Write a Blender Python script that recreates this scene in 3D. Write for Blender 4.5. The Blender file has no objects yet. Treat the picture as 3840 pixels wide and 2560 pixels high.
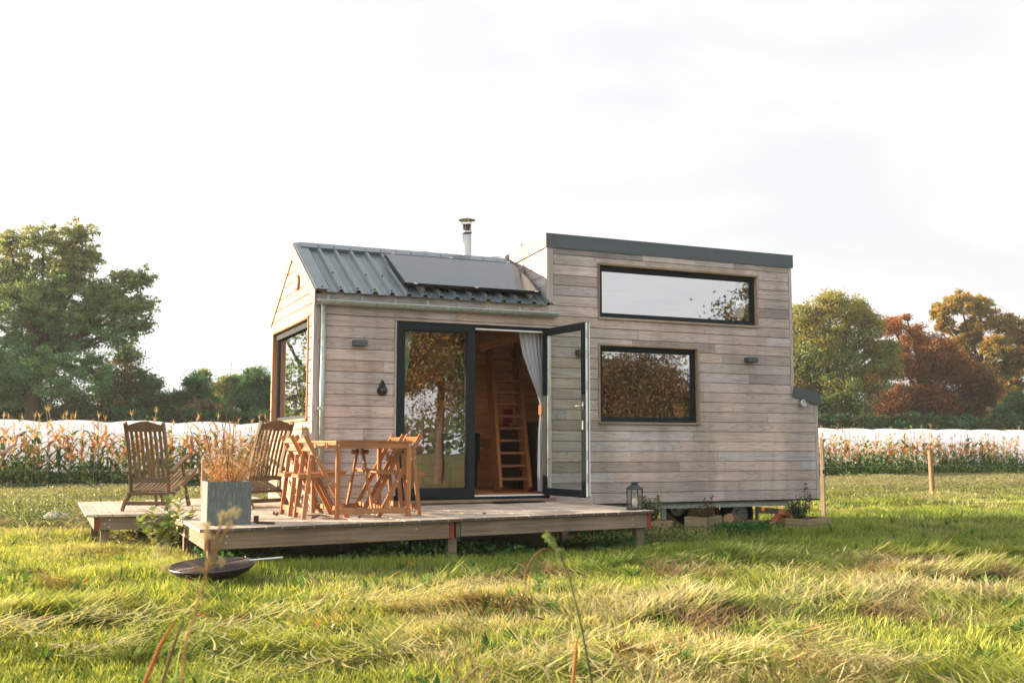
import bpy, math, random
import numpy as np
from mathutils import Vector, Matrix
random.seed(7); RNG = np.random.default_rng(7)
SC = bpy.context.scene; COL = SC.collection
V = Vector; PI = math.pi

# ------------------------------------------------------------ camera, sky, sun, exposure
CP = V((-2.747, -11.740, 0.722))
RT = V((0.91464, -0.40428, 0.00145)); UP = V((-0.04115, -0.08955, 0.99513)); FW = V((0.40218, 0.91024, 0.09854))
cd = bpy.data.cameras.new('camera'); cam = bpy.data.objects.new('camera', cd); COL.objects.link(cam)
cam.matrix_world = Matrix(((RT.x, UP.x, -FW.x, CP.x), (RT.y, UP.y, -FW.y, CP.y), (RT.z, UP.z, -FW.z, CP.z), (0, 0, 0, 1)))
cd.lens = 36.967; cd.sensor_width = 36.0; cd.clip_start = 0.05; cd.clip_end = 3000
cd.dof.use_dof = True; cd.dof.focus_distance = 11.6; cd.dof.aperture_fstop = 5.0
SC.camera = cam
SUN_D = V((1.45, -1.0, -0.39)).normalized()          # the way the light travels
w = bpy.data.worlds.new("World"); SC.world = w; w.use_nodes = True
nt = w.node_tree; N = nt.nodes; L = nt.links; bg = N['Background']
sky = N.new('ShaderNodeTexSky'); sky.sky_type = 'NISHITA'; sky.sun_disc = False
sky.sun_elevation = math.asin(-SUN_D.z); sky.sun_rotation = math.atan2(-SUN_D.x, -SUN_D.y)
sky.dust_density = 2.0
tc = N.new('ShaderNodeTexCoord'); mp = N.new('ShaderNodeMapping'); mp.inputs['Scale'].default_value = (1.0, 1.6, 5.0)
mp.inputs['Rotation'].default_value = (0.15, 0.1, 0.5)
no = N.new('ShaderNodeTexNoise'); no.inputs['Scale'].default_value = 2.2; no.inputs['Detail'].default_value = 7; no.inputs['Distortion'].default_value = 0.6
cr = N.new('ShaderNodeValToRGB'); cr.color_ramp.elements[0].position = 0.36; cr.color_ramp.elements[1].position = 0.62
cr.color_ramp.elements[0].color = (4.55, 4.55, 4.60, 1); cr.color_ramp.elements[1].color = (5.35, 5.2, 5.05, 1)
# brighter veil towards the sun side
dp = N.new('ShaderNodeVectorMath'); dp.operation = 'DOT_PRODUCT'; dp.inputs[1].default_value = (-0.80, -0.60, 0.0)
mr = N.new('ShaderNodeMapRange'); mr.inputs['From Min'].default_value = -1; mr.inputs['From Max'].default_value = 1.0
mr.inputs['To Min'].default_value = 0.86; mr.inputs['To Max'].default_value = 1.45
vm = N.new('ShaderNodeVectorMath'); vm.operation = 'SCALE'
mx = N.new('ShaderNodeMix'); mx.data_type = 'RGBA'; mx.inputs[0].default_value = 0.90
L.new(tc.outputs['Generated'], mp.inputs[0]); L.new(mp.outputs[0], no.inputs['Vector']); L.new(no.outputs[0], cr.inputs[0])
L.new(tc.outputs['Generated'], dp.inputs[0]); L.new(dp.outputs['Value'], mr.inputs[0])
L.new(cr.outputs[0], vm.inputs[0]); L.new(mr.outputs[0], vm.inputs['Scale'])
L.new(sky.outputs[0], mx.inputs[6]); L.new(vm.outputs[0], mx.inputs[7]); L.new(mx.outputs[2], bg.inputs[0])
bg.inputs[1].default_value = 0.050
sd = bpy.data.lights.new('sun', 'SUN'); sd.energy = 4.0; sd.angle = math.radians(0.6); sd.color = (1.0, 0.80, 0.58)
sun = bpy.data.objects.new('sun', sd); COL.objects.link(sun); sun.rotation_euler = SUN_D.to_track_quat('-Z', 'Y').to_euler()
SC.view_settings.view_transform = 'Standard'; SC.view_settings.look = 'None'
SC.view_settings.exposure = 2.28; SC.view_settings.gamma = 1.0
SC.cycles.max_bounces = 8; SC.cycles.transparent_max_bounces = 16; SC.cycles.sample_clamp_indirect = 6.0
try: SC.cycles.use_denoising = True
except Exception: pass

# ------------------------------------------------------------ materials
def newmat(name):
    m = bpy.data.materials.new(name); m.use_nodes = True
    return m, m.node_tree.nodes, m.node_tree.links, m.node_tree.nodes['Principled BSDF']
def ramp(Nn, stops):
    r = Nn.new('ShaderNodeValToRGB'); e = r.color_ramp.elements
    while len(e) < len(stops): e.new(0.5)
    for el, (p, c) in zip(e, stops): el.position = p; el.color = (*c, 1)
    return r
def mixc(Nn, Ll, mode, fac, a, b):
    m = Nn.new('ShaderNodeMix'); m.data_type = 'RGBA'; m.blend_type = mode
    if isinstance(fac, (int, float)): m.inputs[0].default_value = fac
    else: Ll.new(fac, m.inputs[0])
    for i, s in ((6, a), (7, b)):
        if isinstance(s, tuple): m.inputs[i].default_value = (*s, 1)
        else: Ll.new(s, m.inputs[i])
    return m.outputs[2]
def wood(name, dark, mid, light, rough=0.75, grain=1.0, stain=None, stain_amt=0.0, bump=0.25, spec=0.25, ring=0.35, drip=0.0):
    m, Nn, Ll, b = newmat(name)
    uv = Nn.new('ShaderNodeTexCoord')
    mp = Nn.new('ShaderNodeMapping'); mp.inputs['Scale'].default_value = (1.6 * grain, 55 * grain, 1); Ll.new(uv.outputs['UV'], mp.inputs[0])
    n1 = Nn.new('ShaderNodeTexNoise'); n1.inputs['Scale'].default_value = 1.0; n1.inputs['Detail'].default_value = 8; n1.inputs['Roughness'].default_value = 0.65; n1.inputs['Distortion'].default_value = 0.4
    Ll.new(mp.outputs[0], n1.inputs['Vector'])
    r1 = ramp(Nn, [(0.28, dark), (0.5, mid), (0.74, light)]); Ll.new(n1.outputs[0], r1.inputs[0])
    # cathedral rings
    mp2 = Nn.new('ShaderNodeMapping'); mp2.inputs['Scale'].default_value = (0.9 * grain, 9 * grain, 1); Ll.new(uv.outputs['UV'], mp2.inputs[0])
    n2 = Nn.new('ShaderNodeTexNoise'); n2.inputs['Scale'].default_value = 1.0; n2.inputs['Detail'].default_value = 1.5; Ll.new(mp2.outputs[0], n2.inputs['Vector'])
    mm = Nn.new('ShaderNodeMath'); mm.operation = 'MULTIPLY'; mm.inputs[1].default_value = 75; Ll.new(n2.outputs[0], mm.inputs[0])
    sn = Nn.new('ShaderNodeMath'); sn.operation = 'SINE'; Ll.new(mm.outputs[0], sn.inputs[0])
    mr2 = Nn.new('ShaderNodeMapRange'); mr2.inputs['From Min'].default_value = 0.35; mr2.inputs['From Max'].default_value = 1.0; mr2.inputs['To Min'].default_value = 0; mr2.inputs['To Max'].default_value = ring
    Ll.new(sn.outputs[0], mr2.inputs[0])
    c = mixc(Nn, Ll, 'MULTIPLY', mr2.outputs[0], r1.outputs[0], (0.52, 0.48, 0.45))
    at = Nn.new('ShaderNodeAttribute'); at.attribute_name = 'tint'
    c = mixc(Nn, Ll, 'MULTIPLY', 1.0, c, at.outputs['Color'])
    n3 = Nn.new('ShaderNodeTexNoise'); n3.inputs['Scale'].default_value = 1.3; n3.inputs['Detail'].default_value = 5
    mp3 = Nn.new('ShaderNodeMapping'); mp3.inputs['Scale'].default_value = (1.6, 1.6, 0.55); Ll.new(uv.outputs['Object'], mp3.inputs[0]); Ll.new(mp3.outputs[0], n3.inputs['Vector'])
    r3 = ramp(Nn, [(0.35, (0.80, 0.80, 0.80)), (0.65, (1.12, 1.10, 1.08))]); Ll.new(n3.outputs[0], r3.inputs[0])
    c = mixc(Nn, Ll, 'MULTIPLY', 1.0, c, r3.outputs[0])
    if drip:
        mp5 = Nn.new('ShaderNodeMapping'); mp5.inputs['Scale'].default_value = (5.0, 5.0, 0.45); Ll.new(uv.outputs['Object'], mp5.inputs[0]); n5 = Nn.new('ShaderNodeTexNoise'); n5.inputs['Scale'].default_value = 1.0; n5.inputs['Detail'].default_value = 6; n5.inputs['Roughness'].default_value = .65; Ll.new(mp5.outputs[0], n5.inputs['Vector'])
        r5 = ramp(Nn, [(0.50, (0, 0, 0)), (0.74, (drip,) * 3)]); Ll.new(n5.outputs[0], r5.inputs[0]); c = mixc(Nn, Ll, 'MULTIPLY', r5.outputs[0], c, (0.45, 0.42, 0.38))
    if stain:
        n4 = Nn.new('ShaderNodeTexNoise'); n4.inputs['Scale'].default_value = 0.9; n4.inputs['Detail'].default_value = 6; n4.inputs['Roughness'].default_value = 0.7; Ll.new(uv.outputs['Object'], n4.inputs['Vector'])
        r4 = ramp(Nn, [(0.5, (0, 0, 0)), (0.72, (stain_amt,) * 3)]); Ll.new(n4.outputs[0], r4.inputs[0])
        c = mixc(Nn, Ll, 'MIX', r4.outputs[0], c, stain)
    Ll.new(c, b.inputs['Base Color']); b.inputs['Roughness'].default_value = rough; b.inputs['Specular IOR Level'].default_value = spec
    bp = Nn.new('ShaderNodeBump'); bp.inputs['Strength'].default_value = bump; bp.inputs['Distance'].default_value = 0.004
    Ll.new(n1.outputs[0], bp.inputs['Height']); Ll.new(bp.outputs[0], b.inputs['Normal'])
    return m
def plain(name, col, rough=0.5, metal=0.0, spec=0.5, noise=0.12, nscale=8.0, bump=0.0, stretch=(1, 1, 1)):
    m, Nn, Ll, b = newmat(name)
    tcx = Nn.new('ShaderNodeTexCoord'); mp = Nn.new('ShaderNodeMapping'); mp.inputs['Scale'].default_value = stretch; Ll.new(tcx.outputs['Object'], mp.inputs[0])
    n1 = Nn.new('ShaderNodeTexNoise'); n1.inputs['Scale'].default_value = nscale; n1.inputs['Detail'].default_value = 6; Ll.new(mp.outputs[0], n1.inputs['Vector'])
    lo = tuple(x * (1 - noise) for x in col); hi = tuple(min(1, x * (1 + noise)) for x in col)
    r1 = ramp(Nn, [(0.3, lo), (0.7, hi)]); Ll.new(n1.outputs[0], r1.inputs[0]); Ll.new(r1.outputs[0], b.inputs['Base Color'])
    b.inputs['Roughness'].default_value = rough; b.inputs['Metallic'].default_value = metal; b.inputs['Specular IOR Level'].default_value = spec
    if noise > 0:
        r2 = Nn.new('ShaderNodeMapRange'); r2.inputs['To Min'].default_value = max(0.02, rough - 0.1); r2.inputs['To Max'].default_value = min(1, rough + 0.1); Ll.new(n1.outputs[0], r2.inputs[0]); Ll.new(r2.outputs[0], b.inputs['Roughness'])
    if bump:
        bp = Nn.new('ShaderNodeBump'); bp.inputs['Strength'].default_value = bump; bp.inputs['Distance'].default_value = 0.01; Ll.new(n1.outputs[0], bp.inputs['Height']); Ll.new(bp.outputs[0], b.inputs['Normal'])
    return m
def leafmat(name, transl=0.45, rough=0.55, gloss=0.12, sat=1.0):
    m = bpy.data.materials.new(name); m.use_nodes = True; Nn = m.node_tree.nodes; Ll = m.node_tree.links
    Nn.remove(Nn['Principled BSDF']); out = Nn['Material Output']
    at = Nn.new('ShaderNodeAttribute'); at.attribute_name = 'tint'
    d = Nn.new('ShaderNodeBsdfDiffuse'); t = Nn.new('ShaderNodeBsdfTranslucent'); g = Nn.new('ShaderNodeBsdfGlossy'); g.inputs['Roughness'].default_value = rough
    g.inputs['Color'].default_value = (0.8, 0.8, 0.75, 1)
    tcol = mixc(Nn, Ll, 'MULTIPLY', 1.0, at.outputs['Color'], (1.25, 1.15, 0.6))
    Ll.new(at.outputs['Color'], d.inputs[0]); Ll.new(tcol, t.inputs[0])
    a = Nn.new('ShaderNodeMixShader'); a.inputs[0].default_value = transl; Ll.new(d.outputs[0], a.inputs[1]); Ll.new(t.outputs[0], a.inputs[2])
    f = Nn.new('ShaderNodeFresnel'); f.inputs[0].default_value = 1.35
    mf = Nn.new('ShaderNodeMath'); mf.operation = 'MULTIPLY'; mf.inputs[1].default_value = gloss * 2.5; Ll.new(f.outputs[0], mf.inputs[0])
    c = Nn.new('ShaderNodeMixShader'); Ll.new(mf.outputs[0], c.inputs[0]); Ll.new(a.outputs[0], c.inputs[1]); Ll.new(g.outputs[0], c.inputs[2])
    Ll.new(c.outputs[0], out.inputs[0]); return m
def glassmat(name, refl=0.3, tint=(0.82, 0.86, 0.84), wav=0.0):
    m = bpy.data.materials.new(name); m.use_nodes = True; Nn = m.node_tree.nodes; Ll = m.node_tree.links
    Nn.remove(Nn['Principled BSDF']); out = Nn['Material Output']
    t = Nn.new('ShaderNodeBsdfTransparent'); t.inputs[0].default_value = (*tint, 1)
    g = Nn.new('ShaderNodeBsdfGlossy'); g.inputs['Roughness'].default_value = 0.0; g.inputs['Color'].default_value = (0.95, 0.97, 1, 1)
    f = Nn.new('ShaderNodeLayerWeight'); f.inputs[0].default_value = 0.5; pw = Nn.new('ShaderNodeMath'); pw.operation = 'POWER'; pw.inputs[1].default_value = 4.0; Ll.new(f.outputs['Facing'], pw.inputs[0])
    mf = Nn.new('ShaderNodeMath'); mf.operation = 'MULTIPLY_ADD'; mf.inputs[1].default_value = 0.9; mf.inputs[2].default_value = refl + 0.04; Ll.new(pw.outputs[0], mf.inputs[0]); mf.use_clamp = True
    if wav:
        tcx = Nn.new('ShaderNodeTexCoord'); n1 = Nn.new('ShaderNodeTexNoise'); n1.inputs['Scale'].default_value = 2.2; n1.inputs['Detail'].default_value = 1; Ll.new(tcx.outputs['Object'], n1.inputs['Vector'])
        bp = Nn.new('ShaderNodeBump'); bp.inputs['Strength'].default_value = wav; bp.inputs['Distance'].default_value = 0.01; Ll.new(n1.outputs[0], bp.inputs['Height']); Ll.new(bp.outputs[0], g.inputs['Normal'])
    x = Nn.new('ShaderNodeMixShader'); Ll.new(mf.outputs[0], x.inputs[0]); Ll.new(t.outputs[0], x.inputs[1]); Ll.new(g.outputs[0], x.inputs[2]); Ll.new(x.outputs[0], out.inputs[0])
    return m
M = {}
M['siding'] = wood('weathered_cedar', (0.335, 0.285, 0.264), (0.465, 0.408, 0.385), (0.565, 0.51, 0.485), 0.8, 1.0, (0.24, 0.26, 0.21), 0.35, 0.3, drip=0.36, ring=0.42)
M['trim'] = wood('cedar_trim', (0.24, 0.17, 0.12), (0.34, 0.25, 0.19), (0.42, 0.33, 0.26), 0.8, 1.0, (0.16, 0.17, 0.08), 0.4, 0.3)
M['redtrim'] = wood('red_cedar_trim', (0.24, 0.12, 0.065), (0.33, 0.18, 0.10), (0.40, 0.25, 0.16), 0.75)
M['deck'] = wood('deck_boards', (0.32, 0.265, 0.215), (0.48, 0.41, 0.345), (0.60, 0.52, 0.45), 0.8, 0.8, (0.14, 0.12, 0.10), 0.45, 0.4)
M['beam'] = wood('deck_beam_wood', (0.15, 0.11, 0.075), (0.23, 0.175, 0.125), (0.31, 0.245, 0.18), 0.8, 0.6, (0.11, 0.11, 0.09), 0.4, 0.4)
M['redpaint'] = plain('oxide_red_paint', (0.21, 0.035, 0.018), 0.55, noise=0.2)
M['acacia'] = wood('oiled_acacia', (0.22, 0.085, 0.028), (0.34, 0.145, 0.052), (0.45, 0.22, 0.09), 0.42, 1.2, None, 0, 0.1, 0.5, 0.25)
M['teak'] = wood('weathered_teak', (0.085, 0.055, 0.03), (0.155, 0.105, 0.062), (0.24, 0.175, 0.11), 0.75, 1.0, (0.13, 0.15, 0.07), 0.4, 0.3)
M['pine'] = wood('inside_pine', (0.34, 0.125, 0.035), (0.48, 0.20, 0.065), (0.60, 0.29, 0.11), 0.5, 0.8, None, 0, 0.1, 0.4)
M['postwood'] = wood('fence_post_wood', (0.18, 0.10, 0.05), (0.30, 0.18, 0.10), (0.40, 0.27, 0.16), 0.85)
M['planterwood'] = wood('planter_wood', (0.17, 0.13, 0.07), (0.26, 0.21, 0.12), (0.35, 0.29, 0.18), 0.85, 1.0, (0.13, 0.14, 0.06), 0.4)
M['logwood'] = wood('log_bark', (0.07, 0.05, 0.035), (0.13, 0.095, 0.065), (0.20, 0.15, 0.11), 0.95)
M['logend'] = wood('log_end', (0.30, 0.17, 0.08), (0.42, 0.26, 0.14), (0.5, 0.33, 0.2), 0.9)
M['anth'] = plain('anthracite_frame', (0.010, 0.017, 0.021), 0.6, 0.0, 0.2, 0.08, 6)
M['anthmetal'] = plain('dark_sheet_metal', (0.060, 0.078, 0.088), 0.38, 0.15, 0.5, 0.10, 3)
M['roof'] = plain('roof_sheet', (0.15, 0.185, 0.205), 0.34, 0.35, 0.5, 0.14, 5, 0, (1, 0.4, 1))
M['sunlit_beige'] = plain('sunlit_beige_sheet', (0.16, 0.15, 0.14), 0.42, 0.1, 0.5, 0.05, 3)  # sunlit look of the metal edges put into the colour; plain beige on the mudguard
M['white'] = plain('white_plastic', (0.78, 0.79, 0.77), 0.35, 0, 0.5, 0.03)
M['zinc'] = plain('galvanised_zinc', (0.36, 0.42, 0.40), 0.42, 0.55, 0.5, 0.22, 22)
M['steel'] = plain('stainless_steel', (0.42, 0.41, 0.40), 0.22, 1.0, 0.5, 0.04, 5)
M['rust'] = plain('rusty_iron', (0.040, 0.026, 0.022), 0.6, 0.3, 0.5, 0.5, 18, 0.2)
M['rustrim'] = plain('dark_grill', (0.06, 0.05, 0.055), 0.42, 0.5, 0.5, 0.5, 30, 0.3)
M['black'] = plain('black_plastic', (0.012, 0.013, 0.014), 0.4, 0, 0.5, 0.1)
M['blackgloss'] = plain('glossy_black', (0.01, 0.01, 0.011), 0.08, 0, 0.6, 0.0)
M['charcoal'] = plain('lantern_paint', (0.03, 0.042, 0.052), 0.45, 0.2, 0.5, 0.15, 30)
M['wax'] = plain('candle_wax', (0.72, 0.66, 0.56), 0.5, 0, 0.5, 0.05)
M['rubber'] = plain('rubber', (0.012, 0.012, 0.012), 0.8, 0, 0.3, 0.2)
M['mat'] = plain('doormat_fibre', (0.018, 0.018, 0.020), 0.95, 0, 0.1, 0.6, 160, 0.6)
M['panel'] = plain('solar_glass', (0.030, 0.055, 0.080), 0.16, 0.0, 1.0, 0.05)
M['solarframe'] = plain('solar_frame', (0.02, 0.022, 0.025), 0.35, 0.3)
M['alu'] = plain('aluminium', (0.6, 0.6, 0.58), 0.3, 0.9, 0.5, 0.05)
M['screw'] = plain('screw_heads', (0.6, 0.6, 0.58), 0.3, 0.8, 0.5, 0.05)
M['curtain'] = plain('grey_curtain', (0.44, 0.46, 0.49), 0.9, 0, 0.2, 0.06, 40)
M['sheer'] = plain('green_sheer_curtain', (0.42, 0.66, 0.50), 0.9, 0, 0.2, 0.06, 40)
M['tieback'] = plain('tan_strap', (0.45, 0.20, 0.08), 0.7)
M['soil'] = plain('soil', (0.035, 0.024, 0.016), 0.95, 0, 0.1, 0.4, 40, 0.5)
M['brick'] = plain('brick_clay', (0.38, 0.14, 0.07), 0.85, 0, 0.2, 0.25, 20, 0.3)
M['amber'] = plain('amber_lens', (0.85, 0.20, 0.01), 0.15)
M['paper'] = plain('paper', (0.80, 0.80, 0.78), 0.6, noise=0.02)
M['plastic_film'] = plain('white_film', (0.84, 0.83, 0.82), 0.45, 0, 0.4, 0.05, 2.0, 0.25, (6, 1, 1))
M['stone'] = plain('pale_stone', (0.45, 0.42, 0.38), 0.8, noise=0.2)
M['deadleaf'] = plain('dead_leaf', (0.12, 0.045, 0.025), 0.6, noise=0.35, nscale=30)
M['glass'] = glassmat('window_glass', 0.42, (0.86, 0.90, 0.88))
M['doorglass'] = glassmat('door_leaf_glass', 0.02, (0.80, 0.86, 0.82))
M['glass2'] = glassmat('door_glass', 0.30, (0.75, 0.80, 0.78), 0.05)
M['glass3'] = glassmat('gable_glass', 0.40, (0.6, 0.6, 0.58), 0.03)
M['lanternglass'] = glassmat('lantern_glass', 0.0, (0.93, 0.94, 0.92))
def planter_mat():
    m, Nn, Ll, b = newmat('grey_ribbed_composite')
    t = Nn.new('ShaderNodeTexCoord'); mp = Nn.new('ShaderNodeMapping'); mp.inputs['Scale'].default_value = (190, 190, 14); Ll.new(t.outputs['Object'], mp.inputs[0])
    n = Nn.new('ShaderNodeTexNoise'); n.inputs['Scale'].default_value = 1; n.inputs['Detail'].default_value = 4; Ll.new(mp.outputs[0], n.inputs['Vector'])
    r = ramp(Nn, [(0.42, (0.085, 0.108, 0.107)), (0.60, (0.125, 0.155, 0.152)), (0.76, (0.28, 0.32, 0.31))]); Ll.new(n.outputs[0], r.inputs[0]); Ll.new(r.outputs[0], b.inputs['Base Color'])
    b.inputs['Roughness'].default_value = 0.8
    bp = Nn.new('ShaderNodeBump'); bp.inputs['Strength'].default_value = 0.5; bp.inputs['Distance'].default_value = 0.003; Ll.new(n.outputs[0], bp.inputs['Height']); Ll.new(bp.outputs[0], b.inputs['Normal'])
    return m
M['planter'] = planter_mat()
M['stairwood'] = wood('stair_pine', (0.16, 0.06, 0.02), (0.26, 0.10, 0.035), (0.34, 0.15, 0.055), 0.55, 0.8, None, 0, 0.1, 0.4)

# ------------------------------------------------------------ mesh helpers
class MB:
    def __init__(s): s.v = []; s.f = []; s.uv = []; s.t = []
    def face(s, pts, uvs=None, tint=(1, 1, 1)):
        i = len(s.v); s.v += [tuple(p) for p in pts]; s.f.append(tuple(range(i, i + len(pts))))
        s.uv += uvs if uvs else [(0, 0)] * len(pts); s.t.append(tint)
    def hexa(s, c, tint=(1, 1, 1)):
        # c: 8 corners, index bits x,y,z
        i = len(s.v); s.v += [tuple(p) for p in c]
        c = [V(p) for p in c]
        e = [(c[1] - c[0]).length, (c[2] - c[0]).length, (c[4] - c[0]).length]
        la = e.index(max(e)); ou, ov = random.random() * 50, random.random() * 50
        def uvof(k):
            b = [(k >> j & 1) * e[j] for j in range(3)]
            u = b[la]; o = [b[j] for j in range(3) if j != la]
            return (u + ou, o[0] + o[1] * 1.0 + ov)
        for q in ((0, 2, 3, 1), (4, 5, 7, 6), (0, 1, 5, 4), (2, 6, 7, 3), (0, 4, 6, 2), (1, 3, 7, 5)):
            s.f.append(tuple(i + k for k in q)); s.uv += [uvof(k) for k in q]; s.t.append(tint)
    def box(s, x0, x1, y0, y1, z0, z1, tint=(1, 1, 1)):
        s.hexa([(x1 if k & 1 else x0, y1 if k & 2 else y0, z1 if k & 4 else z0) for k in range(8)], tint)
    def obox(s, c, a, b, d, tint=(1, 1, 1)):
        c = V(c); a = V(a); b = V(b); d = V(d)
        s.hexa([c + (a if k & 1 else -a) + (b if k & 2 else -b) + (d if k & 4 else -d) for k in range(8)], tint)
    def bar(s, p, q, w, h, side=(0, 1, 0), tint=(1, 1, 1)):
        p = V(p); q = V(q); t = (q - p); ln = t.length; t.normalize(); sd_ = V(side); sd_ = (sd_ - t * sd_.dot(t)).normalized(); u = t.cross(sd_)
        s.obox((p + q) / 2, t * ln / 2, sd_ * w / 2, u * h / 2, tint)
    def sweep(s, pts, hs, thick, n, tint=(1, 1, 1)):
        # board cut along a curved path lying in the plane with normal n; hs = in-plane width
        pts = [V(p) for p in pts]; n = V(n).normalized(); K = len(pts)
        if not isinstance(hs, (list, tuple)): hs = [hs] * K
        rows = []; ln = [0]
        for k in range(K):
            t = (pts[min(k + 1, K - 1)] - pts[max(k - 1, 0)]).normalized(); u = n.cross(t).normalized()
            rows.append([pts[k] + u * hs[k] / 2 + n * thick / 2, pts[k] - u * hs[k] / 2 + n * thick / 2, pts[k] - u * hs[k] / 2 - n * thick / 2, pts[k] + u * hs[k] / 2 - n * thick / 2])
            if k: ln.append(ln[-1] + (pts[k] - pts[k - 1]).length)
        i = len(s.v); s.v += [tuple(p) for r in rows for p in r]; ou, ov = random.random() * 50, random.random() * 50
        for k in range(K - 1):
            for j in range(4):
                a, b2 = i + 4 * k + j, i + 4 * k + (j + 1) % 4
                s.f.append((a, b2, b2 + 4, a + 4))
                va, vb = (0, hs[0]) if j % 2 == 0 else (0, thick)
                s.uv += [(ln[k] + ou, va + ov + j * .1), (ln[k] + ou, vb + ov + j * .1), (ln[k + 1] + ou, vb + ov + j * .1), (ln[k + 1] + ou, va + ov + j * .1)]; s.t.append(tint)
        s.f.append((i + 3, i + 2, i + 1, i)); s.uv += [(ou, ov)] * 4; s.t.append(tint)
        j = i + 4 * (K - 1); s.f.append((j, j + 1, j + 2, j + 3)); s.uv += [(ou, ov)] * 4; s.t.append(tint)
    def tube(s, pts, r, n=8, tint=(1, 1, 1), cap=True):
        pts = [V(p) for p in pts]; K = len(pts)
        if not isinstance(r, (list, tuple)): r = [r] * K
        i = len(s.v); prev = None
        for k in range(K):
            t = (pts[min(k + 1, K - 1)] - pts[max(k - 1, 0)]).normalized()
            if prev is None: a = t.orthogonal().normalized()
            else: a = (prev - t * prev.dot(t)).normalized()
            prev = a; b = t.cross(a)
            for j in range(n):
                th = 2 * PI * j / n; s.v.append(tuple(pts[k] + (a * math.cos(th) + b * math.sin(th)) * r[k]))
        ou = random.random() * 50
        for k in range(K - 1):
            for j in range(n):
                j2 = (j + 1) % n
                s.f.append((i + k * n + j, i + k * n + j2, i + (k + 1) * n + j2, i + (k + 1) * n + j))
                s.uv += [(k * .3 + ou, j * .03), (k * .3 + ou, j * .03 + .03), (k * .3 + .3 + ou, j * .03 + .03), (k * .3 + .3 + ou, j * .03)]; s.t.append(tint)
        if cap:
            s.f.append(tuple(i + j for j in reversed(range(n)))); s.uv += [(0, 0)] * n; s.t.append(tint)
            s.f.append(tuple(i + (K - 1) * n + j for j in range(n))); s.uv += [(0, 0)] * n; s.t.append(tint)
    def lathe(s, c, prof, n=24, ax=(0, 0, 1), tint=(1, 1, 1), closed=False):
        # prof: list of (r, h)
        c = V(c); ax = V(ax).normalized(); a = ax.orthogonal().normalized(); b = ax.cross(a); i = len(s.v)
        for (r, h) in prof:
            for j in range(n):
                th = 2 * PI * j / n; s.v.append(tuple(c + ax * h + (a * math.cos(th) + b * math.sin(th)) * r))
        for k in range(len(prof) - 1):
            for j in range(n):
                j2 = (j + 1) % n
                s.f.append((i + k * n + j, i + k * n + j2, i + (k + 1) * n + j2, i + (k + 1) * n + j)); s.uv += [(k * .1, j * .1)] * 4; s.t.append(tint)
    def prism(s, poly, nrm, th, tint=(1, 1, 1)):
        # poly: planar 3D points; extruded by th along nrm (both ways from 0..th)
        poly = [V(p) for p in poly]; o = V(nrm) * th; K = len(poly)
        if K < 3: return
        i = len(s.v); s.v += [tuple(p) for p in poly] + [tuple(p + o) for p in poly]; ou, ov = random.random() * 50, random.random() * 50
        d = max([poly[(k + 1) % K] - poly[k] for k in range(K)], key=lambda q: q.length).normalized(); e = V(nrm).cross(d)
        uv = [((p - poly[0]).dot(d) + ou, (p - poly[0]).dot(e) + ov) for p in poly]
        s.f.append(tuple(i + k for k in reversed(range(K)))); s.uv += [uv[k] for k in reversed(range(K))]; s.t.append(tint)
        s.f.append(tuple(i + K + k for k in range(K))); s.uv += uv; s.t.append(tint)
        for k in range(K):
            k2 = (k + 1) % K
            s.f.append((i + k, i + k2, i + K + k2, i + K + k)); s.uv += [uv[k], uv[k2], (uv[k2][0], uv[k2][1] + th), (uv[k][0], uv[k][1] + th)]; s.t.append(tint)
    def build_each(s, name, mat, parent=None, bevel=0, smooth=False):
        # one object for every loose piece
        root = list(range(len(s.v)))
        def fnd(i):
            while root[i] != i: root[i] = root[root[i]]; i = root[i]
            return i
        for f in s.f:
            for k in f[1:]: root[fnd(k)] = fnd(f[0])
        g = {}; li = 0
        for f, t in zip(s.f, s.t):
            m = g.setdefault(fnd(f[0]), (MB(), {})); mp_ = m[1]
            for k in f:
                if k not in mp_: mp_[k] = len(m[0].v); m[0].v.append(s.v[k])
            m[0].f.append(tuple(mp_[k] for k in f)); m[0].uv += s.uv[li:li + len(f)]; m[0].t.append(t); li += len(f)
        return [m[0].build(name, mat, parent, bevel, smooth) for m in g.values()]
    def build(s, name, mat, parent=None, bevel=0, smooth=False, fixn=True):
        me = bpy.data.meshes.new(name); me.from_pydata(s.v, [], s.f)
        uvl = me.uv_layers.new(name='UVMap'); uvl.data.foreach_set('uv', np.array(s.uv, dtype=np.float32).ravel())
        at = me.attributes.new('tint', 'FLOAT_COLOR', 'FACE'); at.data.foreach_set('color', np.array([(*t, 1) for t in s.t], dtype=np.float32).ravel())
        if fixn:
            import bmesh
            bm = bmesh.new(); bm.from_mesh(me); bmesh.ops.recalc_face_normals(bm, faces=bm.faces[:]); bm.to_mesh(me); bm.free()
        if smooth: me.polygons.foreach_set('use_smooth', [True] * len(me.polygons))
        me.materials.append(mat); o = bpy.data.objects.new(name, me); COL.objects.link(o)
        if parent: o.parent = parent
        if bevel:
            b = o.modifiers.new('bevel', 'BEVEL'); b.width = bevel; b.segments = 1; b.limit_method = 'ANGLE'; b.angle_limit = 0.6
        return o
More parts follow.
